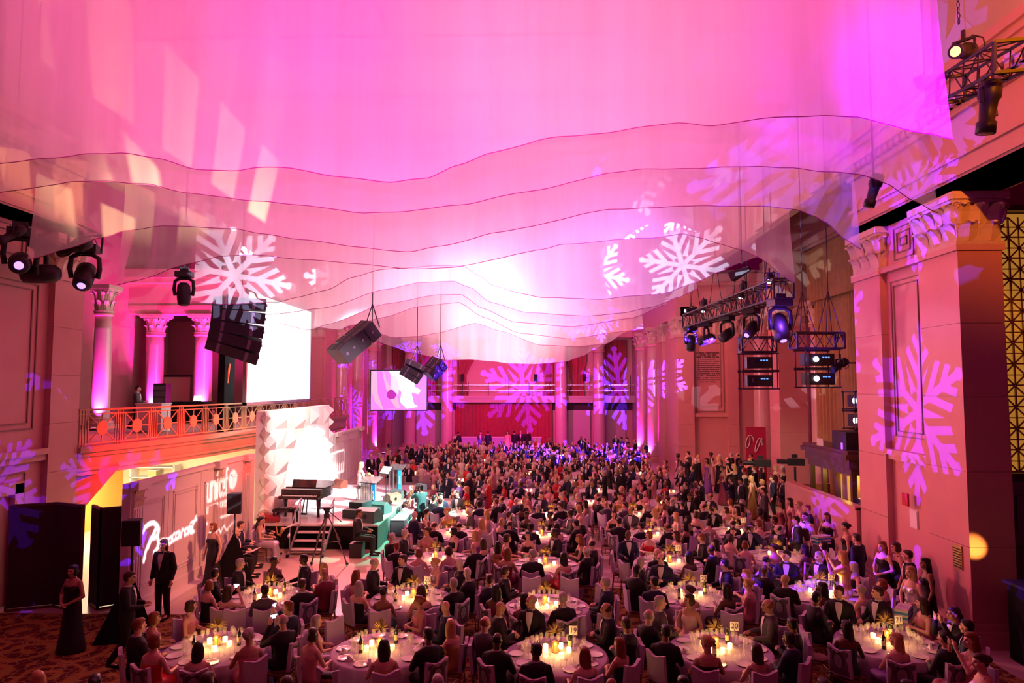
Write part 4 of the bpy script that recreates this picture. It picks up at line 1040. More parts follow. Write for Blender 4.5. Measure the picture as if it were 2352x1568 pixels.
for i, (d, zt, hem) in enumerate(SHEETS):
    P = [at(px, py, d) for px, py in hem]; P = [(p.x, p.z) for p in P]
    xa, xb = P[0][0], P[-1][0]
    rnd = random.Random(i)
    ph = [rnd.uniform(0,6) for _ in range(4)]
    lab = ('nearest','second','third','fourth','fifth','sixth','seventh','eighth','ninth','farthest')[i]
    def fn(u, v, P=P, xa=xa, xb=xb, d=d, zt=zt, ph=ph):
        x = xa+(xb-xa)*u; z0 = interp(P, x)
        e = min(u, 1-u); fl = 1 + .6*math.exp(-e*18)
        y = d + fl*(.05*math.sin(x*1.1+ph[0]) + .035*math.sin(x*3.1+ph[1]) + .012*math.sin(x*9+ph[2])) + .05*math.sin(v*4+ph[3]+x*.5)
        return (x - (.12 if u > .5 else -.12)*math.exp(-e*40)*min(1, v*4), y, z0 + (zt-z0)*v)
    mb = MB(); mb.grid(fn, 200, 10)
    cl = mb.build('ceiling_cloth', SH, None, True); tag(cl, 'sheer white ceiling cloth with a wavy hem across the hall, %s from the viewer' % lab, 'hanging cloth', 'sheer cloths hung across the ceiling')
    hm = MB(); hm.path([Vector(fn(k/160, 0)) for k in range(161)], .0055*(1+d/30), 4); hm.build('hem', M_hem, cl)
    bt = MB(); bt.bar((xa+.1,d,zt),(xb-.1,d,zt),.06); bt.build('batten', M_black, cl)
# ------------------------------------------------------------------ rigging
def box_truss(label, p, q, size=.5, n=None, hang=None, up=(0,0,1)):
    p, q = Vector(p), Vector(q); t = thing('box_truss', label, 'truss', p)
    d = q-p; L = d.length; e = d.normalized(); a = e.cross(Vector(up)).normalized()*size/2; b = e.cross(a).normalized()*size/2
    for (i, j) in ((1,1),(1,-1),(-1,-1),(-1,1)):
        mb = MB(); mb.tube(a*i+b*j, d+a*i+b*j, .028, None, 6); mb.build('chord', M_black, t)
    n = n or max(2, round(L/.55)); cs = [a+b, a-b, -a-b, -a+b]
    for k in range(n):
        o0, o1 = e*(L*k/n), e*(L*(k+1)/n); mb = MB()
        for f in range(4):
            c0, c1 = cs[f], cs[(f+1)%4]
            if (k+f) % 2: c0, c1 = c1, c0
            mb.tube(o0+c0, o1+c1, .014, None, 4)
            mb.tube(o0+cs[f], o0+cs[(f+1)%4], .014, None, 4)
        mb.build('lacing', M_black, t)
    for oo in (Vector(), d):
        mb = MB()
        for f in range(4): mb.bar(oo+cs[f], oo+cs[(f+1)%4], .05)
        mb.build('end_frame', M_black, t)
    for s in (hang or []):
        mb = MB(); c = e*(L*s); top = c + Vector((0,0,2.0))
        mb.tube(c+a+b*0, top, .012, None, 4); mb.tube(c-a, top, .012, None, 4); mb.tube(top, top+Vector((0,0,19.9-(p.z+top.z))), .015, None, 4); mb.build('hanging_strap', M_black, t)
    return t

def fresh(parts):    # remember a prototype's parts for dup()
    return [(c, list(c.children)) for c in parts.children]

M_lensb = mat('blue_lens', (.2,.2,.8), .1, emit=(.2,.12,1.0), es=4)
M_lensw = mat('white_lens', (.8,.8,.9), .1, emit=(.85,.85,1.0), es=5)
M_lensk = mat('dark_lens', (.03,.03,.06), .08, spec=.8)
M_lensa = mat('amber_lens', (.8,.3,.1), .1, emit=(1.0,.35,.06), es=6)
def moving_head(label, loc, rz, tilt, lens, sc=1.0, up=False):
    t = thing('moving_head_light', label, 'stage light', loc, rz); t.scale = (sc,sc,sc*(-1 if up else 1))
    mb = MB(); mb.box(-.2,.2,-.16,.16,-.14,0); mb.box(-.1,.1,-.05,.05,0,.12)
    if 'half hidden' in label: mb.tube((0,0,0),(0,0,(19.9-loc[2])/sc),.02,None,5)
    mb.build('base', M_black, t)
    mb = MB(); mb.path([(-.21,0,-.62),(-.24,0,-.45),(-.22,0,-.24),(-.1,0,-.17),(.1,0,-.17),(.22,0,-.24),(.24,0,-.45),(.21,0,-.62)],.045,6); mb.build('yoke', M_black, t, True)
    mb = MB(); R = Euler((tilt,0,0)).to_matrix(); c = Vector((0,0,-.58))
    pr = [(.09,.30),(.155,.22),(.17,.05),(.165,-.12),(.15,-.26),(.13,-.28)]
    vs = MB(); vs.lathe([(r,z) for r,z in pr],14); mb.add([c+R@Vector(p) for p in vs.v], vs.f); h = mb.build('lamp_head', M_black, t, True)
    l = MB(); l.lathe([(.125,0),(.11,-.02),(.05,-.035)],14,(0,0,-.28)) if lens is M_lensk else l.lathe([(.07,0),(.06,-.02),(.03,-.03)],14,(0,0,-.28)); mb = MB(); mb.add([c+R@Vector(p) for p in l.v], l.f); mb.build('lens', lens, h, True)
    return t
def profile_spot(label, loc, rz, tilt, lens, sc=1.0):
    t = thing('profile_spotlight', label, 'stage light', loc, rz); t.scale = (sc,)*3
    mb = MB(); mb.bar((0,0,0),(0,0,-.16),.05); mb.bar((-.15,0,-.16),(.15,0,-.16),.04); mb.bar((-.15,0,-.16),(-.15,0,-.34),.03); mb.bar((.15,0,-.16),(.15,0,-.34),.03); mb.build('clamp', M_black, t)
    R = Euler((tilt,0,0)).to_matrix(); c = Vector((0,0,-.33))
    l = MB(); l.lathe([(.06,.30),(.12,.27),(.13,.08),(.10,.03),(.085,-.2),(.11,-.22),(.11,-.36),(.10,-.36)],12); mb = MB(); mb.add([c+R@Vector(p) for p in l.v], l.f); h = mb.build('barrel', M_black, t, True)
    l = MB(); l.lathe([(.095,0),(.05,-.012)],12,(0,0,-.355)); mb = MB(); mb.add([c+R@Vector(p) for p in l.v], l.f); mb.build('lens', lens, h)
    mb = MB(); mb.path([(.1,.05,-.1),(.25,.05,-.2),(.28,.05,-.4),(.12,.05,-.45)],.012,4); mb.build('cable', M_black, t)
    return t
# right side truss with lamps, front to back
RT0, RT1 = at(1800,662,19.2), at(1583,738,29.5)
box_truss('long black lighting truss hung with lamps below the cloths at right', RT0, RT1, .55, None, (.08,.35,.62,.9))
def onr(s, dz=-.28): p = RT0.lerp(RT1, s); return (p.x, p.y, p.z+dz)
for i,(s,l,tl,lb) in enumerate(((.03,M_lensb,-.35,'moving head glowing bright violet blue at the near end of the right truss'),(.26,M_lensb,-.9,'moving head with a small blue lens, second on the right truss'),(.50,M_lensk,1.1,'moving head lying sideways, third on the right truss'),(.75,M_lensk,1.3,'moving head with its lamp flat, fourth on the right truss'),(.98,M_lensk,.1,'moving head pointing down at the far end of the right truss'))):
    moving_head(lb, onr(s), (.2,-.9,2.2,1.0,.4)[i], tl, l, 1.15 if i else 1.4)
for i,(s,l,lb) in enumerate(((.1,M_lensw,'short spotlight with a lit white lens on the near end of the right truss'),(.33,M_lensw,'upright spotlight with a pale lens above the right truss'),(.78,M_lensw,'small spotlight above the far part of the right truss'),(.96,M_lensw,'spotlight pointing left at the far end of the right truss'))):
    profile_spot(lb, onr(s,.75), -1.2 if i%2 else -.4, (-1.1,-.3,-.5,-1.4)[i], l, .9)
point('violet_lamp_glow', (onr(.03)[0]-.1, onr(.03)[1]-.35, onr(.03)[2]-.7), 60, (.2,.05,1.0), .1)
# heavy truss at the upper right
P0, P1 = at(2322,128,10.4), at(2185,205,12.6)
box_truss('heavy black box truss end near the ceiling at upper right', P1, P0, .46)
profile_spot('black spotlight with shutters hanging from the upper right truss', at(2268,180,10.9), .5, .15, M_lensk, 1.3)
profile_spot('spotlight with a glowing orange lens on the upper right truss', at(2212,70,11.6), -.9, -1.25, M_lensa, 1.1)
mb = MB()
for k in range(16):
    c = at(2203,62,11.6)+Vector((0,0,.1+.1*k)); pts = [c+Vector((.025*math.cos(a)*(k%2), .025*math.cos(a)*((k+1)%2), .055*math.sin(a))) for a in np.linspace(0,2*PI,7)]
    mb.path(pts,.009,4)
o = mb.build('chain', M_black); tag(o, 'black hoist chain above the upper right truss', 'chain', None, 'stuff')
profile_spot('small black spotlight hanging alone in front of the right cornice', at(2006,396,14.0), .9, .3, M_lensk, 1.05)
p = at(2006,396,14.0); o = MB().tube(p, (p.x,p.y,19.9), .02, None, 5).build('hanging_pipe', M_black); tag(o, 'thin black pipe holding the lone spotlight at the right cornice', 'pipe')
# left truss
L0, L1 = at(-40,470,13.3), at(215,590,17.6)
L0 = Vector((-11.6,12.6,9.0)); L1 = Vector((-11.6,18.6,8.9))
L0, L1 = at(-70,440,15.9), at(215,562,20.2)
box_truss('black lighting truss at the far left above the wall panel', L0, L1, .55, None, (.3,))
for i,(px,py,d,rz,tl,l,lb) in enumerate(((48,558,16.4,.6,-1.25,M_lensb,'moving head with a blue lens, leftmost under the left truss'),(96,585,17.0,1.9,1.5,M_lensk,'moving head lying flat and dark beside the leftmost one'),(196,592,17.8,.35,-.75,M_lensb,'moving head with a bright blue lens left of the magenta column'),(423,650,21.0,.2,.1,M_lensk,'dark moving head half hidden behind the cloth above the loudspeakers'))):
    p = at(px,py,d); moving_head(lb, (p.x,p.y,p.z+.35), rz, tl, l, 1.45 if px < 400 else 1.2)
p = at(175,548,17.4); profile_spot('long black spotlight with a yellow rear lens under the left cloth', (p.x,p.y,p.z+.3), 1.3, 1.35, mat('yellow_lens',(.7,.6,.05),.2,emit=(.9,.7,.05),es=1.2), 1.5)
p = at(30,535,16.0); profile_spot('small dark spotlight at the left frame edge under the truss', (p.x,p.y,p.z+.3), 2.3, .9, M_lensk, 1.0)
# projector cages
def proj_rig(label, px, py, d, w, n=2, lens=M_lensw, rz=0.0):
    c = at(px, py, d); t = thing('projector_rig', label, 'projector rig', c, rz); mt = mat('truss_purple', (.05,.03,.07), .4)
    for (y) in (-.28,.28):
        mb = MB()
        for z in (0,.5): mb.tube((-w,y,z),(w,y,z),.03,None,6)
        k = -w
        while k < w-.05:
            mb.tube((k,y,0),(k+.3,y,.5),.015,None,4); mb.tube((k+.3,y,.5),(min(k+.6,w),y,0),.015,None,4); k += .6
        mb.build('truss_side', mt, t)
    for x in (-w,w):
        mb = MB(); mb.bar((x,-.28,0),(x,.28,0),.05); mb.bar((x,-.28,.5),(x,.28,.5),.05); mb.bar((x,-.28,0),(x,-.28,.5),.06); mb.bar((x,.28,0),(x,.28,.5),.06); mb.bar((x,-.28,.12),(x,-.05,.5),.04); mb.bar((x,.28,.12),(x,.05,.5),.04); mb.build('end_frame', mt, t)
    mb = MB()
    for s in (-.55,.55):
        for y in (-.28,.28): mb.tube((w*s-.25,y,.5),(w*s,0,1.9),.014,None,4); mb.tube((w*s+.25,y,.5),(w*s,0,1.9),.014,None,4)
        mb.tube((w*s,0,1.9),(w*s,0,19.9-c.z),.016,None,4)
    mb.build('hanging_strap', mt, t)
    cw = .55
    for k in range(n):
        z1 = -.06-.62*k
        mb = MB()
        for x in (-cw,cw):
            for y in (-.35,.35): mb.tube((x,y,z1),(x,y,z1-.58),.02,None,5)
        for z in (z1,z1-.58):
            for y in (-.35,.35): mb.tube((-cw-.06,y,z),(cw+.06,y,z),.022,None,5)
        mb.build('cage', mt, t)
        mb = MB(); mb.box(-.42,.42,-.3,.3,z1-.5,z1-.12); pj = mb.build('projector_body', M_black, t)
        mb = MB(); mb.lathe([(.085,0),(.085,.05),(.06,.06)],12); q = mb.build('projector_lens', lens, pj, loc=(-.2,-.3,z1-.3)); q.rotation_euler=(PI/2,0,0)
        mb = MB()
        for i in range(3): mb.box(.02+.09*i,.08+.09*i,-.31,-.3,z1-.26,z1-.22)
        mb.build('status_light', mat('blue_status',(.1,.2,.9),.4,emit=(.1,.3,1),es=1.5), pj)
    return t
proj_rig('hanging truss cage with two dark projectors in front of the marble wall', 1740, 808, 23.6, .56, 2, M_lensk, -.1)
proj_rig('hanging truss cage with two lit projectors in front of the gold curtain', 1876, 800, 22.4, .78, 2, M_lensw, .08)

# loudspeaker arrays ------------------------------------------------------
M_grill = mat('speaker_grille', (.022,.014,.03), .55, noise=.3, nscale=60)
def line_array(label, pts, w, dep, side=0.0, trim_last=False):
    """cabinets follow the polyline pts (top to bottom); w across, dep deep"""
    pts = [Vector(p) for p in pts]; t = thing('speaker_array', label, 'loudspeakers', pts[0])
    for k in range(len(pts)-1):
        a, b = pts[k]-pts[0], pts[k+1]-pts[0]; d = (b-a).normalized()
        wd = Vector((math.cos(side), math.sin(side), 0)); wd = (wd - d*wd.dot(d)).normalized(); nn = wd.cross(d).normalized()
        if nn.y > 0: nn = -nn
        g = (b-a).length*.03; a2 = a + d*g; b2 = b - d*g
        V = []
        for q in (a2, b2):
            for sw, sn in ((-.5,.5),(.5,.5),(.42,-.5),(-.42,-.5)): V.append(q + wd*w*sw + nn*dep*sn)
        mb = MB(); mb.add(V, [(0,1,2,3),(7,6,5,4),(0,4,5,1),(1,5,6,2),(2,6,7,3),(3,7,4,0)]); cb = mb.build('cabinet', M_grill, t)
        c = (a2+b2)/2
        mb = MB(); hh = (b2-a2).length
        for s in (-.27, .27):
            mb.add([c+nn*dep*.502+wd*w*(s-.03)+d*hh*.45, c+nn*dep*.502+wd*w*(s+.03)+d*hh*.45, c+nn*dep*.502+wd*w*(s+.03)-d*hh*.45, c+nn*dep*.502+wd*w*(s-.03)-d*hh*.45],[(0,1,2,3)])
        for s in (-1,1):
            q = c + wd*w*.46*s + nn*dep*.0
            mb.cbox(q, (.06,.1,.1))
        mb.build('cabinet_fitting', mat('speaker_fitting',(.16,.10,.18),.4), cb)
    mb = MB(); top = Vector((0,0,0)); mb.tube(top, (0,0,19.9-pts[0].z), .02, None, 4)
    for s in (-.3,.3): mb.bar(Vector((w*s,0,0)), (0,0,.9), .04)
    mb.build('hanging_cable', M_black, t)
    return t
d0 = 23.1
arr = [at(556,684,d0), at(554,713,d0), at(551,741,d0+.02), at(547,767,d0+.07), at(541,792,d0+.15), at(534,815,d0+.27)]
line_array('big black curved loudspeaker array in front of the huge white screen', arr, 1.78, .5, .12)
line_array('tilted loudspeaker array with visible drivers over the stage', [at(855,752,26), at(834,771,25.8), at(812,788,25.6), at(792,804,25.4), at(776,820,25.2)], .95, .7, -.75)
line_array('short loudspeaker array just above the video screen', [at(958,832,37), at(953,843,37), at(946,854,37.1), at(938,865,37.2)], 1.15, .7, .1)
line_array('grey loudspeaker array right of the video screen', [at(1012,830,37), at(1003,842,36.9), at(993,853,36.8), at(984,864,36.7)], .85, .75, -.6)

# speakers on draped stands by the white wall
def skirted_speaker(label, x, y, z=2.2, rz=0.0, tri=True):
    t = thing('stand_speaker', label, 'speaker', (x,y,0), rz)
    mb = MB(); mb.prism([(-.19,-.12),(.19,-.12),(.14,.18),(-.14,.18)], z, z+.55); cb = mb.build('cabinet', M_grill, t)
    mb = MB(); mb.box(-.17,.17,-.13,-.12,z+.03,z+.52); mb.build('grille', M_black, cb)
    mb = MB(); mb.tube((0,0,.6),(0,0,z),.025,None,8); mb.tube((0,0,1.2),(0,0,1.35),.04,None,8); mb.build('pole', M_black, t)
    mb = MB(); mb.add([(-.62,-.35,0),(.68,-.35,0),(.1,.5,0),(0,0,1.45)],[(0,1,3),(1,2,3),(2,0,3),(0,2,1)]); mb.build('skirt', M_blackcloth, t)
    return t
p = atz(338,1405,0); skirted_speaker('black speaker on a draped stand at the near end of the white set wall', -8.72, 15.05, 2.0, .2)
skirted_speaker('black speaker on a draped stand beside the seated guests near the stage', -8.2, 19.1, 1.95, .15)
# DJ and sound platform -------------------------------------------------
bt = thing('bar_booth', 'dark carved wooden booth with a deep cornice on the right platform', 'booth', (0,0,0))
bx0, bx1, by0, by1 = 9.9, 14.0, 21.4, 24.6
for z0,z1,e in ((2.75,2.95,.05),(2.95,3.25,.15),(3.25,3.4,.3),(3.4,3.5,.22)): mb = MB(); mb.box(bx0-e,bx1,by0-e,by1,z0,z1); mb.build('cornice_course', M_wood, bt)
for y in (by0,22.5,23.5,by1-.15):
    mb = MB(); mb.box(bx0,bx0+.14,y,y+.15,1.1,2.75); mb.build('post', M_wood, bt)
mb = MB(); mb.box(bx0+.7,bx0+.8,by0,by1,1.1,2.75); mb.build('back_panel', mat('amber_wood_panel',(.35,.2,.05),.5,noise=.5,nscale=3), bt)
for k in range(3):
    mb = MB(); mb.box(bx0+.66,bx0+.7,21.75+k*.95,22.25+k*.95,1.6,2.5); mb.build('glass_pane', mat('amber_pane',(.6,.42,.05),.3,emit=(.8,.5,.05),es=.35), bt)
for x in (10.2,11.1,12.0):
    mb = MB(); mb.box(x,x+.14,by0-.02,by0+.1,1.1,2.75); mb.build('post', M_wood, bt)
mb = MB(); mb.box(bx0+.3,bx1,by0+.1,by0+.16,1.1,2.75); mb.build('front_panel', M_wood, bt)
point('booth_lamp', (10.3,22.4,2.5), 25, (1.0,.6,.12), .08); 
o = MB().cbox((9.72,23.2,3.62),(.04,.3,.24),rz=.3).build('paper_sheet', M_white); tag(o,'white sheet of paper propped on the wooden booth','paper')
o = MB().cbox((9.85,21.9,3.6),(.03,.14,.2)).build('paper_sheet', M_white); tag(o,'small white card propped at the right of the wooden booth','paper')
rk = thing('projector_stack', 'stack of caged projectors on a black base atop the wooden booth', 'projector rig', (10.45,22.1,3.5))
mb = MB(); mb.box(-.6,1.6,-.5,.5,0,.55); mb.build('base_case', M_black, rk)
for k in range(2):
    z = .6+.62*k; mb = MB()
    for x in (-.25,.95):
        for y in (-.4,.4): mb.tube((x,y,z),(x,y,z+.6),.02,None,5)
    for q in (z+.02,z+.58):
        for y in (-.4,.4): mb.tube((-.3,y,q),(1.0,y,q),.022,None,5)
        for x in (-.25,.95): mb.tube((x,-.4,q),(x,.4,q),.022,None,5)
    mb.build('cage', M_black, rk)
    mb = MB(); mb.box(-.15,.85,-.33,.33,z+.1,z+.48); pj = mb.build('projector_body', M_black, rk)
    mb = MB(); mb.lathe([(.085,0),(.085,.05),(.06,.06)],12); q = mb.build('projector_lens', M_lensw, pj, loc=(-.15,-.2,z+.3)); q.rotation_euler=(0,-PI/2,0)
    mb = MB()
    for i in range(3): mb.box(.1+.1*i,.17+.1*i,-.345,-.33,z+.3,z+.34)
    mb.build('status_light', MATS['blue_status'], pj)
mb = MB(); mb.tube((.1,0,1.8),(.1,0,2.75),.03,None,6); mb.tube((-.6,0,2.72),(1.3,0,2.72),.025,None,6); mb.build('lamp_bar', M_black, rk)
for k in range(3): profile_spot(('leftmost small spotlight on the bar above the projector stack','middle small spotlight on the bar above the projector stack','right small spotlight on the bar above the projector stack')[k], (9.95+.85*k,22.1,6.5), -1.2, -1.1, M_lensk, 1.05)
def flightcase(label, x, y, w, d, h, z):
    t = thing('flight_case', label, 'case', (x,y,z)); mb = MB(); mb.box(-w/2,w/2,-d/2,d/2,0,h); mb.build('case_body', M_black, t)
    mb = MB()
    for zz in (0,h-.03):
        for yy in (-d/2,d/2): mb.bar((-w/2,yy,zz+.015),(w/2,yy,zz+.015),.035)
        for xx in (-w/2,w/2): mb.bar((xx,-d/2,zz+.015),(xx,d/2,zz+.015),.035)
    mb.build('metal_edging', mat('case_edging',(.3,.3,.4),.3,metal=.8), t); return t
flightcase('long dark flight case on the sound platform behind the low marble wall', 9.85, 22.6, .5, 1.6, .75, 1.1)
flightcase('black rack case at the right end of the sound platform', 9.95, 20.6, .6, .9, .85, 1.1)
dk = thing('mixing_desk', 'lit mixing desk on the platform behind the flight cases', 'desk', (10.75,21.0,1.1)); mb = MB(); mb.box(-.35,.35,-1.2,1.4,.7,.82); mb.build('desk_top', M_black, dk)
mb = MB(); mb.box(-.3,.3,-1.1,1.2,.82,.84); mb.build('control_surface', mat('lit_console',(.7,.6,.3),.5,emit=(1,.75,.25),es=.5), dk)
for x in (-.3,.3):
    for y in (-1.1,1.3): mb = MB(); mb.box(x-.03,x+.03,y-.03,y+.03,0,.7); mb.build('leg', M_black, dk)
mn = thing('monitor', 'dark flat computer monitor on the mixing desk', 'monitor', (10.75,21.9,1.94)); mb = MB(); mb.cbox((0,0,.26),(.5,.05,.32),rz=.5); mb.build('display', mat('dim_display',(.05,.03,.15),.3,emit=(.15,.1,.5),es=.3), mn); mb = MB(); mb.box(-.1,.1,-.08,.08,0,.02); mb.bar((0,0,0),(0,0,.15),.04); mb.build('stand', M_black, mn)
o = MB().cbox((10.5,20.9,2.95),(.9,.06,.3)).build('card_sign', mat('purple_card',(.35,.1,.4),.6)); tag(o,'plain purple rectangular sign under the booth cornice at right','sign')
# lower right floor lights on a black plinth
bk = thing('equipment_plinth', 'black draped plinth in the lower right corner', 'plinth', (10.6,13.4,0)); mb = MB(); mb.box(-.9,1.2,-.8,1.0,0.02,1.5); mb.build('plinth_drape', M_blackcloth, bk); mb = MB(); mb.box(-.95,1.25,-.85,1.05,1.5,1.56); mb.build('plinth_top', M_black, bk)
moving_head('moving head tilted towards the pilaster with an orange beam at lower right', (10.15,13.0,1.72), 1.9, 2.3, M_lensa, 1.1, True)
moving_head('moving head with a small amber lens at the right frame edge', (10.9,12.9,1.72), .3, 1.9, M_lensa, 1.1, True)
spot('orange_pilaster_beam', (9.95,13.7,1.75), (9.4,14.9,2.1), 260, (1.0,.40,.06), 24, .8, .03)
# marble stands and banners
ly = thing('letter_stand', 'red panel with a white looping script monogram behind the camera crew', 'sign', (12.6,38.5,0)); mb = MB(); mb.box(-.55,.55,0,.06,.2,3.2); mb.build('sign_panel', mat('deep_red_panel',(.45,.02,.08),.5), ly)
mb = MB(); mb.path([(-.3+.17*math.cos(a*.9)-.03*a+.0,-.03,2.4+.35*math.sin(a)) for a in np.linspace(0,7,30)],.025,5); mb.path([(.12+.2*math.cos(a),-.03,2.2+.38*math.sin(a*1.3)) for a in np.linspace(0,7,30)],.025,5); mb.build('script_monogram', M_white, ly)
mb = MB(); mb.box(-.5,.5,0,.1,0,.2); mb.build('foot', M_black, ly)
# bar at the back
br = thing('bar_counter', 'long cloth-covered bar counter in front of the crimson curtain', 'bar', (-2.6,58.6,0)); mb = MB(); mb.box(-3.8,3.6,0,.8,0,1.05); mb.build('counter_skirt', mat('violet_cloth',(.45,.35,.6),.7), br); mb = MB(); mb.box(-3.9,3.7,-.05,.85,1.05,1.1); mb.build('counter_top', M_white, br)

# stage things -----------------------------------------------------------
def lectern(label, x, y, rz, sc=1.0):
    t = thing('lectern', label, 'lectern', (x,y,SZ), rz); t.scale = (sc,)*3
    ac = mat('clear_acrylic',(.85,.92,.92),.08,trans=.9,spec=.6)
    mb = MB(); mb.box(-.33,.33,-.25,.25,0,.03); mb.build('base', M_white, t)
    for x_ in (-.3,-.1,.1): mb = MB(); mb.box(x_,x_+.025,-.2,.2,.03,1.08); mb.build('acrylic_fin', ac, t)
    mb = MB(); mb.cbox((0,0,1.13),(.75,.5,.03),ry=-.0,rx=.35); mb.build('reading_shelf', ac, t)
    mb = MB(); mb.box(.18,.33,-.22,-.2,.1,1.05); pn = mb.build('blue_banner', mat('charity_blue',(.02,.33,.75),.4), t)
    o = text('unicef', 'lettering', M_white, t, (.255,-.225,.6), .14, (PI/2,PI/2,0))
    return t
lectern('clear acrylic lectern with a blue vertical banner in front of the singer', -5.95, 25.8, -.35)
lectern('clear acrylic lectern with a blue banner further back on the stage', -5.75, 29.9, -.3)
def music_stand(label, x, y, rz):
    t = thing('music_stand', label, 'music stand', (x,y,SZ), rz)
    mb = MB(); mb.tube((0,0,.02),(0,0,1.25),.015,None,6); mb.lathe([(.22,0),(.2,.02),(.02,.05)],12); mb.build('pole', M_black, t)
    mb = MB(); mb.cbox((0,0,1.35),(.55,.03,.38),rx=-.7); d = mb.build('desk', M_black, t); mb = MB(); mb.cbox((0,-.02,1.37),(.46,.01,.32),rx=-.7); mb.build('sheet_music', M_white, d); return t
music_stand('music stand with white pages in front of the singer', -5.6, 26.9, -.6)
def mic_stand(label, x, y, h=1.5):
    t = thing('microphone_stand', label, 'microphone stand', (x,y,SZ)); mb = MB(); mb.tube((0,0,.0),(0,0,h),.012,None,6); mb.lathe([(.15,0),(.14,.02),(.02,.03)],12); mb.build('pole', M_black, t)
    mb = MB(); mb.tube((0,0,h),(-.25,.1,h+.12),.01,None,5); mb.build('boom', M_black, t); mb = MB(); mb.sphere((-.28,.11,h+.13),.035,8,6); mb.build('microphone', M_chrome, t); return t
mic_stand('thin microphone stand between the two lecterns', -5.9, 26.4, 1.35)
def wedge(label, x, y, rz, col, sc=1.0):
    t = thing('floor_monitor', label, 'speaker', (x,y,SZ), rz); t.scale = (sc,)*3; mb = MB(); mb.prism([(-.25,0),(.25,0),(.25,.2),(-.02,.42),(-.25,.34)],-.32,.32,'x'); cb = mb.build('cabinet', col, t)
    mb = MB(); mb.add([(-.3,.24,.2),(.3,.24,.2),(.3,-.01,.41),(-.3,-.01,.41)],[(0,1,2,3)]); 
    for k in range(4): mb.bar((-.28,.262-.06*k,.215+.05*k),(.28,.262-.06*k,.215+.05*k),.012)
    mb.build('grille', M_black, cb)
    mb = MB(); mb.lathe([(.07,0),(.07,.012)],8); q = mb.build('handle_cup', M_black, cb, loc=(0,-.255,.18)); q.rotation_euler=(PI/2,0,0); return t
g1 = mat('grey_monitor',(.09,.12,.12),.5)
wedge('grey floor monitor at the front right corner of the stage', -5.5, 23.75, -.35, g1, 1.15)
wedge('black floor monitor behind the front corner monitor', -5.45, 25.3, -.4, mat('dark_teal_monitor',(.05,.12,.11),.5), 1.0)
wedge('tan floor monitor turned on its side near the second lectern', -5.5, 27.6, .9, mat('tan_monitor',(.22,.2,.13),.5), .9)
wedge('small black floor monitor at the back right of the stage', -5.4, 28.6, -.5, g1, .9)
tb = thing('stage_riser', 'small two-level black riser under the stage lecterns', 'riser', (-6.0,24.6,SZ), -.35)
mb = MB(); mb.box(-.45,.5,-.5,.5,0,.3); mb.build('lower_block', mat('riser_black',(.02,.04,.04),.6), tb); mb = MB(); mb.box(-.45,.1,-.1,.5,.3,.5); mb.build('upper_block', MATS['riser_black'], tb)
p = atz(748,1125,SZ); wedge('red-lit floor lamp box at the foot of the white backdrop', -8.7, 31.5, 2.6, mat('rust_box',(.25,.06,.04),.5), .9)
wedge('dark monitor speaker against the far set wall', -8.9, 32.1, 1.2, M_black, 1.0) if False else None
# camera tripod in front of the stage
tp = thing('camera_tripod', 'empty broadcast camera tripod standing in front of the stage', 'tripod', (-6.15, 20.9, 0))
for a in (.5, 2.6, 4.7):
    mb = MB(); c, s = math.cos(a), math.sin(a); mb.bar((.06*c,.06*s,1.5),(.42*c,.42*s,.75),.05,.03); mb.bar((.30*c,.30*s,.95),(.62*c,.62*s,.08),.035); mb.bar((.05*c,.05*s,.75),(.42*c,.42*s,.75),.015); l = mb.build('leg', M_chrome if False else mat('tripod_grey',(.09,.07,.08),.4), tp)
    mb = MB(); mb.sphere((.64*c,.64*s,.05),.05,6,4); mb.build('rubber_foot', M_black, l)
mb = MB(); mb.lathe([(.07,1.48),(.09,1.5),(.09,1.6),(.06,1.62),(.07,1.7),(.11,1.72),(.11,1.76)],10); mb.cbox((0,0,1.79),(.32,.16,.05)); mb.bar((.05,0,1.7),(.5,-.15,1.4),.02); mb.build('fluid_head', M_black, tp)
# ------------------------------------------------------------------ tables and chairs
def portrait_mat():
    m = bpy.data.materials.new('printed_portrait'); m.use_nodes = True; nt = m.node_tree; N = nt.nodes; L = nt.links
    b = N['Principled BSDF']; b.inputs['Roughness'].default_value = .8
    tc = N.new('ShaderNodeTexCoord'); sp = N.new('ShaderNodeSeparateXYZ'); L.new(tc.outputs['Generated'], sp.inputs[0])
    def M(op, a, b_=None):
        n = N.new('ShaderNodeMath'); n.operation = op
        for i, x in enumerate((a, b_)):
            if x is None: continue
            if isinstance(x, (int, float)): n.inputs[i].default_value = x
            else: L.new(x, n.inputs[i])
        return n.outputs[0]
    def ell(cx, cz, rx, rz):
        dx = M('DIVIDE', M('SUBTRACT', sp.outputs[0], cx), rx); dz = M('DIVIDE', M('SUBTRACT', sp.outputs[2], cz), rz)
        return M('LESS_THAN', M('ADD', M('MULTIPLY', dx, dx), M('MULTIPLY', dz, dz)), 1.0)
    cur = None
    def over(col, mask, base):
        mx = N.new('ShaderNodeMix'); mx.data_type = 'RGBA'; L.new(mask, mx.inputs[0])
        if isinstance(base, tuple): mx.inputs[6].default_value = base
        else: L.new(base, mx.inputs[6])
        mx.inputs[7].default_value = col; return mx.outputs[2]
    g = lambda v: (v*.9, v*.85, v, 1)
    c = over(g(.10), ell(.5,.62,.30,.34), g(.20))
    c = over(g(.15), ell(.5,.10,.42,.26), c)
    c = over(g(.42), ell(.5,.54,.20,.27), c)
    for x in (.43,.57): c = over(g(.12), ell(x,.59,.028,.016), c)
    c = over(g(.34), ell(.5,.50,.02,.05), c); c = over(g(.20), ell(.5,.40,.05,.016), c)
    L.new(c, b.inputs['Base Color']); return m
M_port = portrait_mat()
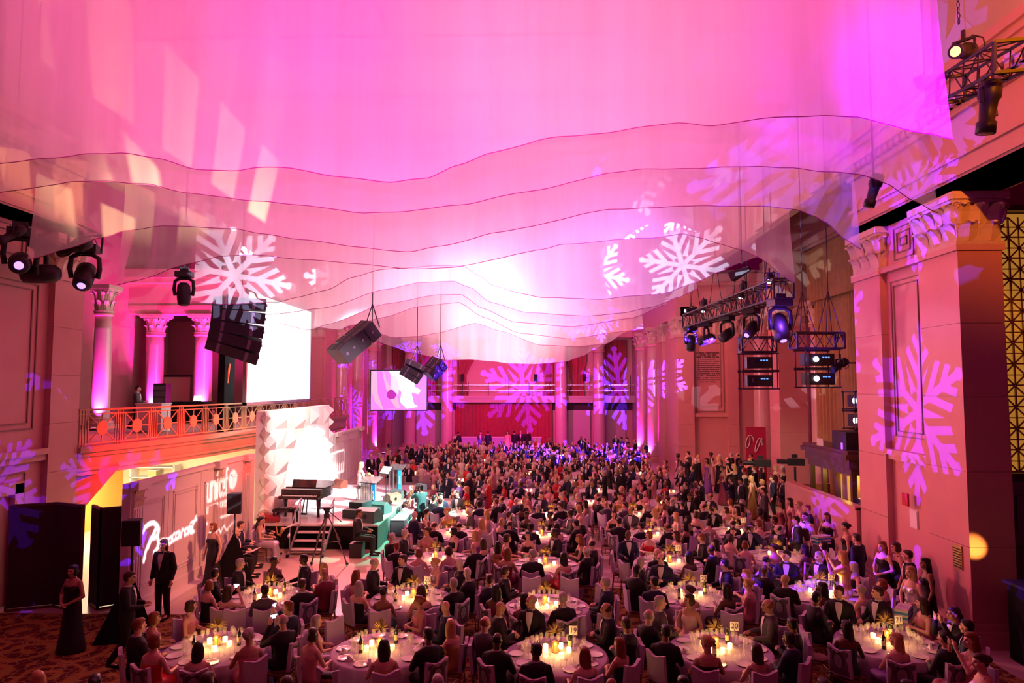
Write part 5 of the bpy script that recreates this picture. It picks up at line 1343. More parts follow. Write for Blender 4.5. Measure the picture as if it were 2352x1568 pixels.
M_cover = mat('lilac_chair_cover', (.66,.58,.72), .8)
M_chair = mat('gilt_bamboo_chair', (.30,.17,.07), .4, metal=.3)
M_seatc = mat('chair_cushion', (.18,.07,.06), .8)
def make_chair(portrait):
    t = thing('banquet_chair', 'x', 'chair')
    mb = MB(); mb.box(-.2,.2,-.2,.2,.42,.45); mb.build('seat_frame', M_chair, t)
    mb = MB(); mb.loft([(0,0,.45,.19,.19),(0,0,.48,.2,.2),(0,0,.495,.15,.15)],8); mb.build('cushion', M_seatc, t)
    for x in (-.18,.18):
        mb = MB(); mb.tube((x,.18,0),(x,.17,.44),.014,None,5); mb.build('leg', M_chair, t)
        mb = MB(); mb.path([(x,-.22,0),(x,-.18,.44),(x,-.24,.92)],.014,5); mb.build('leg', M_chair, t)
    mb = MB()
    for z in (.15,.27):
        mb.tube((-.18,.17,z),(.18,.17,z),.009,None,4); mb.tube((-.18,-.2,z),(.18,-.2,z),.009,None,4); mb.tube((-.18,-.2,z),(-.18,.17,z),.009,None,4); mb.tube((.18,-.2,z),(.18,.17,z),.009,None,4)
    mb.build('stretcher', M_chair, t)
    mb = MB()
    def fn(u, v):
        x = -.215+.43*u; z = .50 + .46*v + (.03*math.cos((u-.5)*2*PI) if v > .9 else 0)*-1
        return (x, -.215-.045*v-.02*math.sin(PI*u), z)
    n0 = len(mb.v); mb.grid(fn,6,4); mb.grid(lambda u,v: (lambda p: (p[0],p[1]+.06,p[2]))(fn(1-u,v)),6,4); mb.grid(lambda u,v: (lambda p: (p[0],p[1]+.06*v,p[2]))(fn(u,1)),6,1)
    mb.grid(lambda u,v: (lambda p: (p[0],p[1]+.06*(1-v),p[2]))(fn(0,u)),4,1); mb.grid(lambda u,v: (lambda p: (p[0],p[1]+.06*v,p[2]))(fn(1,u)),4,1)
    cv = mb.build('back_cover', M_cover, t)
    if portrait:
        mb = MB(); mb.grid(lambda u,v: (lambda p: (p[0]*.93,p[1]-.004,.52+.42*v))(fn(u,v*.9)),6,4); mb.build('portrait_print', M_port, cv)
    return t
ch_a, ch_b = make_chair(False), make_chair(True)
CHK = {0: fresh(ch_a), 1: fresh(ch_b)}; CHP = {0: ch_a, 1: ch_b}; CHU = {0: False, 1: False}
def put_chair(x, y, rz, kind, label, group):
    if not CHU[kind]:
        CHU[kind] = True; o = CHP[kind]; o.location = (x,y,0); o.rotation_euler = (0,0,rz); o['label'] = label; o['group'] = group; return o
    r, _ = dup(CHP[kind], CHK[kind], (x,y,0), rz, label, group); return r

M_cloth = mat('lavender_tablecloth', (.56,.50,.60), .75, noise=.06, nscale=8)
M_glass = mat('wine_glass', (.95,.93,.95), .04, spec=1.0, alpha=.22)
M_plate = mat('china', (.85,.82,.84), .25, spec=.6)
M_food = mat('food', (.5,.25,.2), .7)
M_bottle = mat('dark_bottle', (.02,.03,.015), .12, spec=.7)
M_votive = mat('votive_glass', (1,.75,.4), .3, emit=(1.0,.50,.12), es=7.0)
M_flame = mat('flame', (1,.8,.4), .5, emit=(1.0,.72,.28), es=22)
M_spike = mat('gilt_spikes', (.30,.20,.07), .4, metal=.4)
TR = .90
def cloth_mesh(r=TR, folds=22, drop=.73):
    mb = MB(); n = 88; rings = []
    vs = [(0,0,.76)]
    for rr, z, am in ((r*.5,.76,0),(r*.98,.76,0),(r+.012,.745,0),(r+.03,.6,.02),(r+.05,.3,.045),(r+.07,.02,.06)):
        for k in range(n):
            a = 2*PI*k/n; q = rr + am*math.sin(a*folds); vs.append((q*math.cos(a), q*math.sin(a), z))
    fs = [(0,1+k,1+(k+1)%n) for k in range(n)]
    for i in range(5):
        for k in range(n): fs.append((1+i*n+k,1+(i+1)*n+k,1+(i+1)*n+(k+1)%n,1+i*n+(k+1)%n))
    mb.add(vs, fs); return mb.mesh('tablecloth', M_cloth, True)
CLOTH = cloth_mesh()
def mk(fn_, name, mt, smooth=True):
    mb = MB(); fn_(mb); return mb.mesh(name, mt, smooth)
GLASS = mk(lambda m: m.lathe([(.035,0),(.034,.004),(.005,.008),(.004,.09),(.02,.105),(.038,.13),(.04,.165),(.033,.21)],10,cap=False), 'wine_glass', M_glass)
PLATE = mk(lambda m: m.lathe([(.07,0),(.12,.012),(.135,.02),(.125,.017),(.07,.006),(.01,.005)],16), 'plate', M_plate)
NAPK = mk(lambda m: m.loft([(0,0,0,.10,.06),(.01,0,.02,.09,.05),(.0,.01,.05,.05,.03),(.03,0,.09,.015,.03)],7), 'napkin', mat('napkin_cloth',(.72,.66,.76),.85), False)
VOT = mk(lambda m: m.lathe([(.035,0),(.042,.02),(.045,.09),(.04,.09),(.03,.03),(.01,.03)],10), 'votive', M_votive)
FLM = mk(lambda m: m.sphere((0,0,.075),(.012,.012,.03),6,5), 'flame', M_flame)
def spikes(m):
    rnd = random.Random(4)
    for k in range(90):
        a = rnd.uniform(0,2*PI); b = rnd.uniform(-.35,1.5); L_ = rnd.uniform(.15,.2); d = Vector((math.cos(a)*math.cos(b), math.sin(a)*math.cos(b), math.sin(b)))
        m.tube(Vector((0,0,.2)), Vector((0,0,.2))+d*L_, .007, .0015, 4, cap=False)
SPIKE = mk(spikes, 'spike_cluster', M_spike, False)
CBASE = mk(lambda m: m.lathe([(.06,0),(.07,.03),(.05,.1),(.07,.16),(.04,.2)],10), 'pot', M_brass)
BOTTLE = mk(lambda m: m.lathe([(.037,0),(.038,.02),(.038,.19),(.03,.22),(.014,.25),(.013,.31),(.015,.31)],10), 'bottle_glass', M_bottle)
BLAB = mk(lambda m: m.lathe([(.0385,.06),(.0385,.15)],10,cap=False), 'bottle_label', mat('paper_label',(.75,.65,.4),.7))
TTOP = mk(lambda m: m.lathe([(TR-.02,.70),(TR,.71),(TR,.74),(TR-.02,.745)],40), 'tabletop', M_wood)
def one(me, name, parent=None, loc=(0,0,0), rz=0):
    o = bpy.data.objects.new(name, me); COL.objects.link(o); o.parent = parent; o.location = loc; o.rotation_euler = (0,0,rz); return o

TABLES = []   # (x, y, row, name)
rowdef = [ (1, [(497,1488),(878,1492),(1277,1503),(1655,1492),(2040,1476)]),
           (2, [(617,1372),(945,1374),(1257,1392),(1590,1370),(1888,1366)]),
           (3, [(1005,1284),(1252,1297),(1535,1292),(1785,1278)]),
           (4, [(1040,1226),(1243,1232),(1490,1229),(1690,1222)]),
           (5, [(1075,1180),(1265,1186),(1455,1184),(1625,1188)]) ]
num = {(1,2):'19',(1,3):'20',(1,4):'21',(2,1):'25',(2,3):'23',(2,4):'22',(4,3):'11',(3,2):'13'}
ordw = ['first','second','third','fourth','fifth','sixth']
for r, L_ in rowdef:
    for i, (px, py) in enumerate(L_):
        p = atz(px, py, .76)
        side = 'leftmost' if i == 0 else ('rightmost' if i == len(L_)-1 else ordw[i]+'-left')
        nm = '%s table of the %s row' % (side, ('front','second','third','fourth','fifth')[r-1])
        TABLES.append((p.x, p.y, r, nm, (r,i)))
FAR = []
rr = random.Random(11)
for k in range(8):
    y = TABLES[-1][1] + 3.05*(k+1)
    xs = np.arange(-3.6 if y < 35 else -6.8, 8.2, 3.05)
    for x in xs: FAR.append((float(x)+.2*rr.uniform(-1,1)+(.7 if k%2 else 0), float(y)+.2*rr.uniform(-1,1)))
FAR = [(x,y) for x,y in FAR if x < 7.9]

NG = [0]
posw10 = ['right edge','back right','back centre-right','back centre-left','back left','left edge','front left','front centre-left','front centre-right','front right']
def table(x, y, nm, rid, near):
    t = thing('round_table', 'round banquet table under a lavender cloth, the '+nm, 'table', (x,y,0), 0, 'round banquet tables')
    one(TTOP, 'tabletop', t)
    for a in range(4):
        mb = MB(); c, s = math.cos(a*PI/2+.7)*.5, math.sin(a*PI/2+.7)*.5; mb.tube((c,s,0),(c,s,.7),.02,None,5); mb.build('leg', M_black, t)
    c = one(CLOTH, 'tablecloth', None, (x,y,0), rr.uniform(0,1)); tag(c, 'lavender cloth falling in folds over the '+nm, 'tablecloth', 'lavender tablecloths')
    z = .762
    rn = random.Random(int(x*100)+int(y*37))
    cpx, cpy = x+rn.uniform(-.06,.06), y+.1+rn.uniform(-.05,.05)
    ct = thing('centrepiece', 'spiky gilt plant centrepiece in the middle of the '+nm, 'centrepiece', (cpx,cpy,z+.12 if near else z+.1), rn.uniform(0,3), 'spiky centrepieces')
    one(CBASE, 'pot', ct, (0,0,-.12 if near else -.1)); one(SPIKE, 'spike_cluster', ct, (0,0,.03))
    nv = 5 if near else 3
    for k in range(nv):
        a = k*2*PI/nv+rn.uniform(-.2,.2); v = one(VOT, 'votive_candle', None, (cpx+.24*math.cos(a), cpy-.04+.24*math.sin(a), z))
        tag(v, 'glowing votive candle at the %s of the centrepiece, %s' % (('right','back','left','front left','front right')[k] if near else ('right','back left','front left')[k], nm), 'candle', 'votive candles on the '+nm)
        one(FLM, 'flame', v)
    point('candle_glow', (cpx, cpy-.16, z+.2), 9 if near else 8, (1.0,.50,.14), .07)
    npl = 10
    for k in range(npl):
        a = 2*PI*k/npl; place_ = posw10[k]+' place'
        rad = .70; px_, py_ = x+rad*math.cos(a), y+rad*math.sin(a)
        o = one(PLATE, 'plate', None, (px_,py_,z)); tag(o, 'white dinner plate at the %s, %s' % (place_, nm), 'plate', 'dinner plates on the '+nm)
        if near and rn.random() < .5:
            o = one(NAPK, 'napkin', None, (x+(rad-.02)*math.cos(a+.22), y+(rad-.02)*math.sin(a+.22), z), rn.uniform(0,6)); tag(o, 'crumpled lilac napkin by the %s, %s' % (place_, nm), 'napkin', 'crumpled napkins on the '+nm)
        if near:
            for q in range(3 if NG[0] < 298 else 0):
                if NG[0] >= 298: break
                aa = a+(.2,0,-.2)[q]*(-1 if math.sin(a)<0 else 1)*-1+rn.uniform(-.04,.04); r2 = rn.uniform(.42,.56); NG[0] += 1
                o = one(GLASS, 'wine_glass', None, (x+r2*math.cos(aa), y+r2*math.sin(aa), z)); tag(o, '%s wine glass at the %s, %s' % (('left','middle','right')[q], place_, nm), 'glass', 'wine glasses on the '+nm)
    if near:
        for k in range(2):
            a = (3.9,.7)[k]+rn.uniform(-.4,.4); b = one(BOTTLE, 'wine_bottle', None, (x+.38*math.cos(a), y+.38*math.sin(a), z)); one(BLAB, 'bottle_label', b)
            tag(b, 'dark wine bottle on the %s of the %s' % (('near left part','far right part')[k], nm), 'bottle', 'wine bottles on the '+nm)
    if rid in num:
        s = thing('table_number', 'white number card reading %s on the %s' % (num[rid], nm), 'table number', (x+.32,y+.22,z), rn.uniform(-.15,.15))
        mb = MB(); mb.bar((0,0,0),(0,0,.28),.012); mb.lathe([(.04,0),(.04,.01)],8); mb.build('stem', M_chrome, s)
        mb = MB(); mb.box(-.075,.075,0,.008,.26,.42); cd_ = mb.build('card', M_white, s); text(num[rid], 'lettering', mat('violet_ink',(.12,.05,.3),.6), cd_, (0,-.004,.34), .13, ext=.002)
stuffg = MB(); gl_ = []
def glass_stuff(x, y, n, rn):
    for k in range(n):
        a = rn.uniform(0,6.28); r = rn.uniform(.4,.62); stuffg.lathe([(.03,0),(.004,.01),(.004,.09),(.036,.13),(.033,.2)],6,(x+r*math.cos(a),y+r*math.sin(a),.762),cap=False)
for (x,y,r,nm,rid) in TABLES:
    table(x, y, nm, rid, r <= 2)
    if r > 2: glass_stuff(x, y, 24, rr)
    elif NG[0] >= 298: glass_stuff(x, y, 14, rr)
fw = ['sixth','seventh','eighth','ninth','tenth','eleventh','twelfth','thirteenth']
for k, (x,y) in enumerate(FAR):
    t = thing('round_table', 'distant round banquet table under a lavender cloth deep in the crowd', 'table', (x,y,0), 0, 'distant banquet tables')
    one(CLOTH, 'table_skirt', t)
    for q in range(2):
        v = one(VOT, 'votive_candle', None, (x+.2*q-.1, y-.1, .762)); tag(v, 'tiny glowing candle on a distant table', 'candle', 'distant candles'); one(FLM, 'flame', v)
    if k % 2 == 0: point('candle_glow', (x, y-.2, 1.0), 12, (1.0,.52,.16), .08)
    glass_stuff(x, y, 8, rr)
o = stuffg.build('wine_glasses', M_glass, None, True); tag(o, 'mass of stemmed glasses on the farther candlelit tables', 'glasses', None, 'stuff')
# seats: chair + guest positions
SEATS = []   # x, y, facing, table name, row, seat index
posw = ['right side','back right','back','back left','left side','front left','front','front right']
for (x,y,r,nm,rid) in TABLES:
    off = rr.uniform(-.12,.12)
    for k in range(10):
        a = 2*PI*k/10+off; sx, sy = x+1.27*math.cos(a), y+1.27*math.sin(a)
        face = math.atan2(y-sy, x-sx) - PI/2
        SEATS.append([sx, sy, face, nm, r, k, rid, a])
# ------------------------------------------------------------------ people
def remesh(mb, voxel, ratio=None, name='body', smooth=2):
    me = bpy.data.meshes.new('tmp'); me.from_pydata(mb.v, [], mb.f); me.update()
    o = bpy.data.objects.new('tmp', me); COL.objects.link(o)
    r = o.modifiers.new('r', 'REMESH'); r.mode = 'VOXEL'; r.voxel_size = voxel; r.adaptivity = 0
    if smooth:
        s = o.modifiers.new('s', 'SMOOTH'); s.factor = .5; s.iterations = smooth
    if ratio:
        d = o.modifiers.new('d', 'DECIMATE'); d.ratio = ratio
    dg = bpy.context.evaluated_depsgraph_get()
    out = bpy.data.meshes.new_from_object(o.evaluated_get(dg)); out.name = name
    bpy.data.objects.remove(o); bpy.data.meshes.remove(me)
    out.polygons.foreach_set('use_smooth', [True]*len(out.polygons)); out.materials.clear()
    return out
def limb(mb, pts, rs, n=10):
    for p, r in zip(pts, rs): mb.sphere(p, r, n, 7)
    for a, b, r1, r2 in zip(pts[:-1], pts[1:], rs[:-1], rs[1:]):
        if (Vector(a)-Vector(b)).length > .003: mb.tube(a, b, r1, r2, n)
def hand(mb, wrist, d, up, side):
    """palm + thumb + four unequal bent fingers; d finger direction, up back of the hand"""
    w, d, up = Vector(wrist), Vector(d).normalized(), Vector(up); up = (up-d*up.dot(d)).normalized(); lat = d.cross(up)*side
    mb.sphere(w+d*.045, (.036,.036,.03), 8, 6)
    limb(mb, [w, w+d*.05, w+d*.085], [.026,.033,.03], 8)
    for k, (o, L_) in enumerate(((-.030,.062),(-.010,.075),(.010,.070),(.029,.054))):
        b = w+d*.085+lat*o; limb(mb, [b, b+d*L_*.5-up*.006, b+d*L_*.85-up*.028], [.0105,.0095,.0075], 6)
    b = w+d*.03-lat*.032; limb(mb, [b, b+d*.03-lat*.022-up*.006, b+d*.062-lat*.02-up*.02], [.013,.011,.009], 6)
def head_parts(mb, c, R):
    c = Vector(c); T = lambda p: c + R @ Vector(p)
    def s(p, r, n=12, k=8): mb.sphere(T(p), r, n, k, R=R)
    s((0,-.012,.035),(.077,.097,.088)); s((0,.018,-.02),(.065,.076,.085)); s((0,.045,-.075),(.040,.038,.035)); s((0,.082,-.085),(.02,.016,.016),8,6)
    s((0,.078,.038),(.055,.018,.014)); mb.tube(T((0,.086,.025)), T((0,.114,-.018)), .009, .016, 8); s((0,.106,-.02),(.018,.014,.012),8,6)
    s((0,.088,-.052),(.026,.013,.010),8,6)
    for e in (-1,1): s((e*.079,-.005,-.005),(.010,.020,.033),8,6); s((e*.045,.062,-.015),(.022,.02,.022),8,6)
def face_paint(me, c, R):
    c = Vector(c); Ri = R.inverted(); idx = []
    for p in me.polygons:
        q = Ri @ (Vector(p.center) - c); m = 0
        if q.y > .05 and abs(q.z) < .2:
            if abs(abs(q.x)-.031) < .0125 and abs(q.z-.016) < .008: m = 1
            elif abs(abs(q.x)-.031) < .018 and abs(q.z-.040) < .0055: m = 1
            elif abs(q.x) < .024 and abs(q.z+.053) < .009 and q.y > .07: m = 2
        idx.append(m)
    me.polygons.foreach_set('material_index', idx)

SKINS = [mat('skin_fair',(.78,.48,.36),.5), mat('skin_tan',(.55,.32,.21),.5), mat('skin_brown',(.30,.155,.09),.5), mat('skin_dark',(.13,.06,.035),.5)]
M_eye = mat('eyes_and_brows',(.03,.015,.012),.5); M_lip = mat('lips',(.45,.10,.09),.5)
HAIRC = {'black': mat('hair_black',(.012,.008,.008),.45), 'dark brown': mat('hair_dark_brown',(.05,.022,.012),.45), 'auburn': mat('hair_auburn',(.22,.06,.02),.45), 'blonde': mat('hair_blonde',(.55,.34,.13),.45), 'grey': mat('hair_grey',(.42,.38,.37),.6), 'white': mat('hair_white',(.75,.70,.68),.6)}
M_tux = mat('black_dinner_jacket',(.012,.010,.014),.75); M_trous = mat('black_trousers',(.012,.010,.012),.8)
M_navy = mat('navy_jacket',(.015,.02,.055),.8); M_greyj = mat('grey_jacket',(.09,.08,.09),.85); M_shirt = mat('white_shirt',(.80,.76,.78),.7)
M_shoe = mat('black_shoes',(.01,.008,.01),.25)
DRESS = {'black': mat('dress_black',(.015,.01,.014),.7), 'rose': mat('dress_rose',(.65,.25,.28),.7), 'cream': mat('dress_cream',(.75,.60,.52),.7), 'red': mat('dress_red',(.65,.02,.03),.6),
  'purple': mat('dress_purple',(.18,.06,.30),.6), 'gold': mat('dress_gold',(.60,.36,.12),.35,metal=.5), 'green': mat('dress_green',(.03,.16,.07),.6), 'silver': mat('dress_silver',(.55,.50,.60),.35,metal=.5), 'wine': mat('dress_wine',(.20,.02,.05),.6)}
def glitter(name, col):
    m = mat(name, col, .3, metal=.7); nt = m.node_tree; N = nt.nodes; L = nt.links; b = N['Principled BSDF']
    v = N.new('ShaderNodeTexVoronoi'); v.inputs['Scale'].default_value = 60; tc = N.new('ShaderNodeTexCoord'); L.new(tc.outputs['Object'], v.inputs['Vector'])
    bp = N.new('ShaderNodeBump'); bp.inputs['Strength'].default_value = 1; L.new(v.outputs['Color'], bp.inputs['Height']); L.new(bp.outputs[0], b.inputs['Normal']); return m
DRESS['gold sequin'] = glitter('sequins_gold',(.85,.50,.20)); DRESS['silver sequin'] = glitter('sequins_silver',(.70,.62,.80))

def chain_pose(kind):
    if kind.startswith('sit'):
        J = dict(hip=.10, hz=.55, nz=1.10, hips=(.10,0,.56), knee=(.13,.46,.53), ank=(.13,.46,.10), toe=(.13,.62,.04))
        arms = {'sit': [(.19,0,1.02),(.26,.06,.79),(.17,.32,.76),(-.35,.9,-.1)], 'sit_fold': [(.19,0,1.02),(.27,.08,.80),(.06,.27,.84),(-.9,.3,0)],
                'sit_phone': [(.19,0,1.02),(.27,.22,.90),(.09,.30,1.18),(-.2,.1,.95)]}[kind]
    else:
        J = dict(hips=(.09,0,.92), knee=(.10,.02,.50), ank=(.11,-.02,.09), toe=(.12,.16,.035))
        arms = {'stand': [(.19,0,1.42),(.26,-.02,1.13),(.25,.07,.88),(0,.2,-1)], 'stand_clasp': [(.19,0,1.42),(.27,.02,1.14),(.07,.22,1.02),(-.9,.2,-.2)],
                'stand_phone': [(.19,0,1.42),(.26,.24,1.28),(.09,.34,1.55),(-.2,.1,.95)], 'walk': [(.19,0,1.42),(.25,.05,1.14),(.12,.30,1.12),(-.4,.8,.1)]}[kind]
        if kind == 'walk': J['kneeL'] = (-.10,.16,.52); J['ankL'] = (-.11,.22,.10); J['toeL'] = (-.11,.40,.05); J['knee'] = (.10,.0,.50); J['ank'] = (.11,-.24,.14); J['toe'] = (.12,-.12,.04)
    return J, arms
PROTO = {}
def proto(sex, pose, yaw=0):
    key = (sex, pose, yaw)
    if key in PROTO: return PROTO[key]
    J, arms = chain_pose(pose); seated = pose.startswith('sit'); dz = -.36 if seated else 0
    k = 1.0 if sex == 'm' else .93; sh = 1.0 if sex == 'm' else .86
    hc = Vector((0,.035,1.645+dz)); R = Euler((-.06,0,yaw)).to_matrix()
    B = MB(); C = MB(); T_ = MB()
    tors = [(0,0,.86+dz,.155,.115),(0,0,.94+dz,.175,.125),(0,0,1.05+dz,.15*k,.11),(0,.0,1.15+dz,.145*k,.11),(0,.0,1.28+dz,.18*sh,.125),(0,-.005,1.38+dz,.195*sh,.115),(0,-.01,1.45+dz,.16*sh,.09),(0,-.005,1.49+dz,.075,.065)]
    B.loft(tors, 18); limb(B, [(0,-.005,1.44+dz),(0,.005,1.52+dz),(0,.02,1.60+dz)], [.068,.058,.06], 12)
    if sex == 'f':
        for e in (-1,1): B.sphere((e*.075,.085,1.29+dz),(.07,.065,.07),10,8)
    head_parts(B, hc, R)
    for e in (-1,1):
        kn, an, to = (J.get('kneeL',J['knee']), J.get('ankL',J['ank']), J.get('toeL',J['toe'])) if e < 0 else (J['knee'],J['ank'],J['toe'])
        f = lambda p: (abs(p[0])*e, p[1], p[2]); hp = f(J['hips'])
        limb(B, [hp, f(kn), f(an)], [.09,.058,.038], 12); limb(B, [f(an), f(to)], [.036,.03], 8)
        limb(T_, [hp, f(kn), tuple(Vector(f(an))+Vector((0,0,.02)))], [.105,.078,.062], 12)
        A = [(q[0]*e*(sh if i==0 else 1), q[1], q[2]) for i, q in enumerate(arms[:3])]
        limb(B, A, [.052*k,.040*k,.026*k], 12); dd = Vector((arms[3][0]*e, arms[3][1], arms[3][2])); hand(B, A[2], dd, (0,0,1) if abs(dd.normalized().z)<.8 else (0,-1,0), e)
        wr_ = Vector(A[2]); el = Vector(A[1]); cuff = wr_ + (el-wr_).normalized()*.03
        limb(C, [A[0], A[1], tuple(cuff)], [.072,.058,.043], 12)
    body = remesh(B, .0115, .45, 'body'); face_paint(body, hc, R)
    for m_ in (SKINS[0], M_eye, M_lip): body.materials.append(m_)
    out = {'body': body}
    if sex == 'm':
        C.loft([(x,y,z,rx+.022,ry+.022) for x,y,z,rx,ry in tors[:-1]] + [(0,-.01,1.495+dz,.095,.08)], 18)
        if not seated: C.loft([(0,0,.80,.19,.14),(0,0,.90,.185,.14)],16)
        out['jacket'] = remesh(C, .02, .5, 'jacket')
        T_.loft([(0,0,.84+dz,.165,.13),(0,0,.98+dz,.165,.125)],14); out['trousers'] = remesh(T_, .024, .5, 'trousers')
        s = MB(); fr = lambda z, ry: (z+dz, ry)
        pts = [(.0,1.10,.145),(.05,1.30,.158),(.07,1.42,.135),(.058,1.50,.095)]
        vs = []
        for x,z,y in pts: vs += [(-x,y-.010*(x>0.04),z+dz),(0,y+.006,z+dz),(x,y-.010*(x>0.04),z+dz)]
        s.add(vs, [(i*3+j,i*3+j+1,(i+1)*3+j+1,(i+1)*3+j) for i in range(3) for j in range(2)])
        s.lathe([(.070,0),(.066,.035)],14,(0,.0,1.485+dz),cap=False)
        out['shirt'] = s.mesh('shirt', M_shirt, True)
        b = MB(); b.add([(-.06,.105,1.515+dz),(-.06,.105,1.465+dz),(0,.118,1.48+dz),(0,.118,1.50+dz),(.06,.105,1.515+dz),(.06,.105,1.465+dz)],[(0,1,2,3),(3,2,5,4)]); b.cbox((0,.116,1.49+dz),(.022,.02,.026)); out['bow'] = b.mesh('bow_tie', M_tux)
        sm = MB()
        for e in (-1,1):
            an, to = (J.get('ankL',J['ank']), J.get('toeL',J['toe'])) if e<0 else (J['ank'],J['toe']); a = Vector((abs(an[0])*e,an[1],an[2]-.045)); t = Vector((abs(to[0])*e,to[1],to[2])); limb(sm,[a+Vector((0,-.03,0)),t+Vector((0,.04,.0))],[.045,.036],8)
        out['shoes'] = sm.mesh('shoes', M_shoe, True)
    else:
        D = MB(); D.loft([(x,y,z,rx*.98+.014,ry+.014) for x,y,z,rx,ry in tors[:5]] + [(0,.01,1.35+dz,.155,.125)], 18)
        for e in (-1,1): D.sphere((e*.075,.088,1.29+dz),(.078,.07,.075),10,8)
        if seated:
            limb(D, [(.09,0,.56),(.14,.46,.54)],[.115,.10],12); limb(D, [(-.09,0,.56),(-.14,.46,.54)],[.115,.10],12)
            D.sphere((0,.25,.55),(.19,.28,.10),12,8); D.loft([(0,.50,.10,.24,.14),(0,.48,.35,.22,.12),(0,.42,.58,.20,.13)],16)
        else: D.loft([(0,0,.03,.30,.26),(0,0,.40,.23,.20),(0,0,.75,.19,.16),(0,0,.95,.19,.145),(0,0,1.05,.165,.125)],20)
        for e in (-1,1): limb(D, [(e*.085,.095,1.33+dz),(e*.10,.03,1.47+dz),(e*.10,-.07,1.38+dz)],[.016,.016,.016],6)
        out['dress'] = remesh(D, .02, .5, 'dress')
    # hair
    def hs(blobs, vox=.014):
        h = MB()
        for p, r in blobs: h.sphere(hc + R @ Vector(p), r, 12, 8, R=R)
        return remesh(h, vox, .5, 'hair', 1)
    cap = [((0,-.028,.050),(.086,.098,.085)),((0,.015,.088),(.07,.072,.048)),((0,-.05,.0),(.080,.070,.085))]
    if sex == 'm':
        out['hair_short'] = hs(cap[:1]+[((0,.015,.090),(.068,.068,.045)),((0,-.055,.0),(.074,.062,.07))])
        out['hair_receding'] = hs([((0,-.055,.03),(.085,.068,.07)),((.07,-.02,.0),(.02,.05,.04)),((-.07,-.02,.0),(.02,.05,.04))])
        out['hair_long'] = hs(cap+[((.06,-.03,-.05),(.035,.05,.11)),((-.06,-.03,-.05),(.035,.05,.11)),((0,-.07,-.06),(.07,.04,.10))]) if pose == 'stand' else out['hair_short']
    else:
        out['hair_long'] = hs(cap+[((0,-.075,-.09),(.095,.05,.16)),((.075,-.03,-.07),(.032,.055,.14)),((-.075,-.03,-.07),(.032,.055,.14)),((0,-.085,-.2),(.09,.04,.10))])
        out['hair_bob'] = hs(cap+[((0,-.05,-.03),(.095,.075,.085)),((.075,-.005,-.03),(.028,.05,.075)),((-.075,-.005,-.03),(.028,.05,.075))])
        out['hair_updo'] = hs(cap[:2]+[((0,-.115,.05),(.055,.05,.05)),((0,-.06,.0),(.07,.05,.06))])
    PROTO[key] = out; return out

def paint(o, m_, i=0):
    o.material_slots[i].link = 'OBJECT'; o.material_slots[i].material = m_
def ensure(me, m_):
    if not me.materials: me.materials.append(m_)
PEOPLE = [0]
def person(x, y, z, rz, sex, pose, yaw, skin, style, hc, outfit, label, group='guests at the gala', sc=1.0, jacket=None):
    P = proto(sex, pose, yaw); PEOPLE[0] += 1
    b = obj('person', P['body'], None, (x,y,z), rz); b.scale = (sc,sc,sc); paint(b, SKINS[skin]); tag(b, label, 'person', group)
    def part(nm, me, m_):
        ensure(me, m_); o = obj(nm, me, b); paint(o, m_); return o
    if style != 'bald': part('hair', P['hair_'+style], HAIRC[hc])
    if sex == 'm':
        j = part('jacket', P['jacket'], jacket or M_tux); part('trousers', P['trousers'], M_trous); part('shoes', P['shoes'], M_shoe)
        sh = part('shirt', P['shirt'], M_shirt); part('bow_tie', P['bow'], M_tux)
    else: part('dress', P['dress'], outfit)
    return b
rp = random.Random(21)
JK = [('black tuxedo', M_tux, .66), ('navy dinner jacket', M_navy, .2), ('dark grey suit', M_greyj, .14)]
def pick(L_):
    r = rp.random(); a = 0
    for q in L_:
        a += q[-1]
        if r < a: return q
    return L_[-1]
def rand_look(sex=None):
    q = list(rand_look0(sex)); q[5] = q[5].replace('dark brown','dark-brown').replace('dark grey','dark-grey'); return tuple(q)
def rand_look0(sex=None):
    sex = sex or ('m' if rp.random() < .54 else 'f')
    skin = pick([(0,.66),(1,.16),(2,.10),(3,.08)])[0]
    if sex == 'm':
        st = pick([('short',.68),('receding',.2),('bald',.12)])[0]
        hc = pick([('black',.28),('dark brown',.32),('grey',.24),('white',.08),('auburn',.08)])[0] if skin < 2 else 'black'
        j = pick(JK); d = '%s, %s' % ({'short':'short %s hair' % hc,'receding':'receding %s hair' % hc,'bald':'bald head'}[st], j[0]); return sex, skin, st, hc, j[1], d
    st = pick([('long',.5),('bob',.27),('updo',.23)])[0]
    hc = pick([('black',.22),('dark brown',.28),('auburn',.16),('blonde',.27),('grey',.07)])[0] if skin < 2 else 'black'
    dn = pick([('black',.40),('rose',.12),('cream',.10),('red',.05),('purple',.08),('gold',.06),('green',.04),('silver',.06),('wine',.09)])[0]
    return sex, skin, st, hc, DRESS[dn], '%s, %s dress' % ({'long':'long %s hair' % hc,'bob':'%s bob' % hc,'updo':'%s pinned-up hair' % hc}[st], dn)
posn = ['right edge','back right','back centre-right','back centre-left','back left','left edge','front left','front centre-left','front centre-right','front right']
short = {}
for (x,y,r,nm,rid) in TABLES:
    side = nm.replace(' row','-row').replace('the ','') if r > 2 or 'numbered' not in nm else nm
    short[rid] = '%s row, %s table' % (('front','second','third','fourth','fifth')[r-1], nm.split(' table')[0])
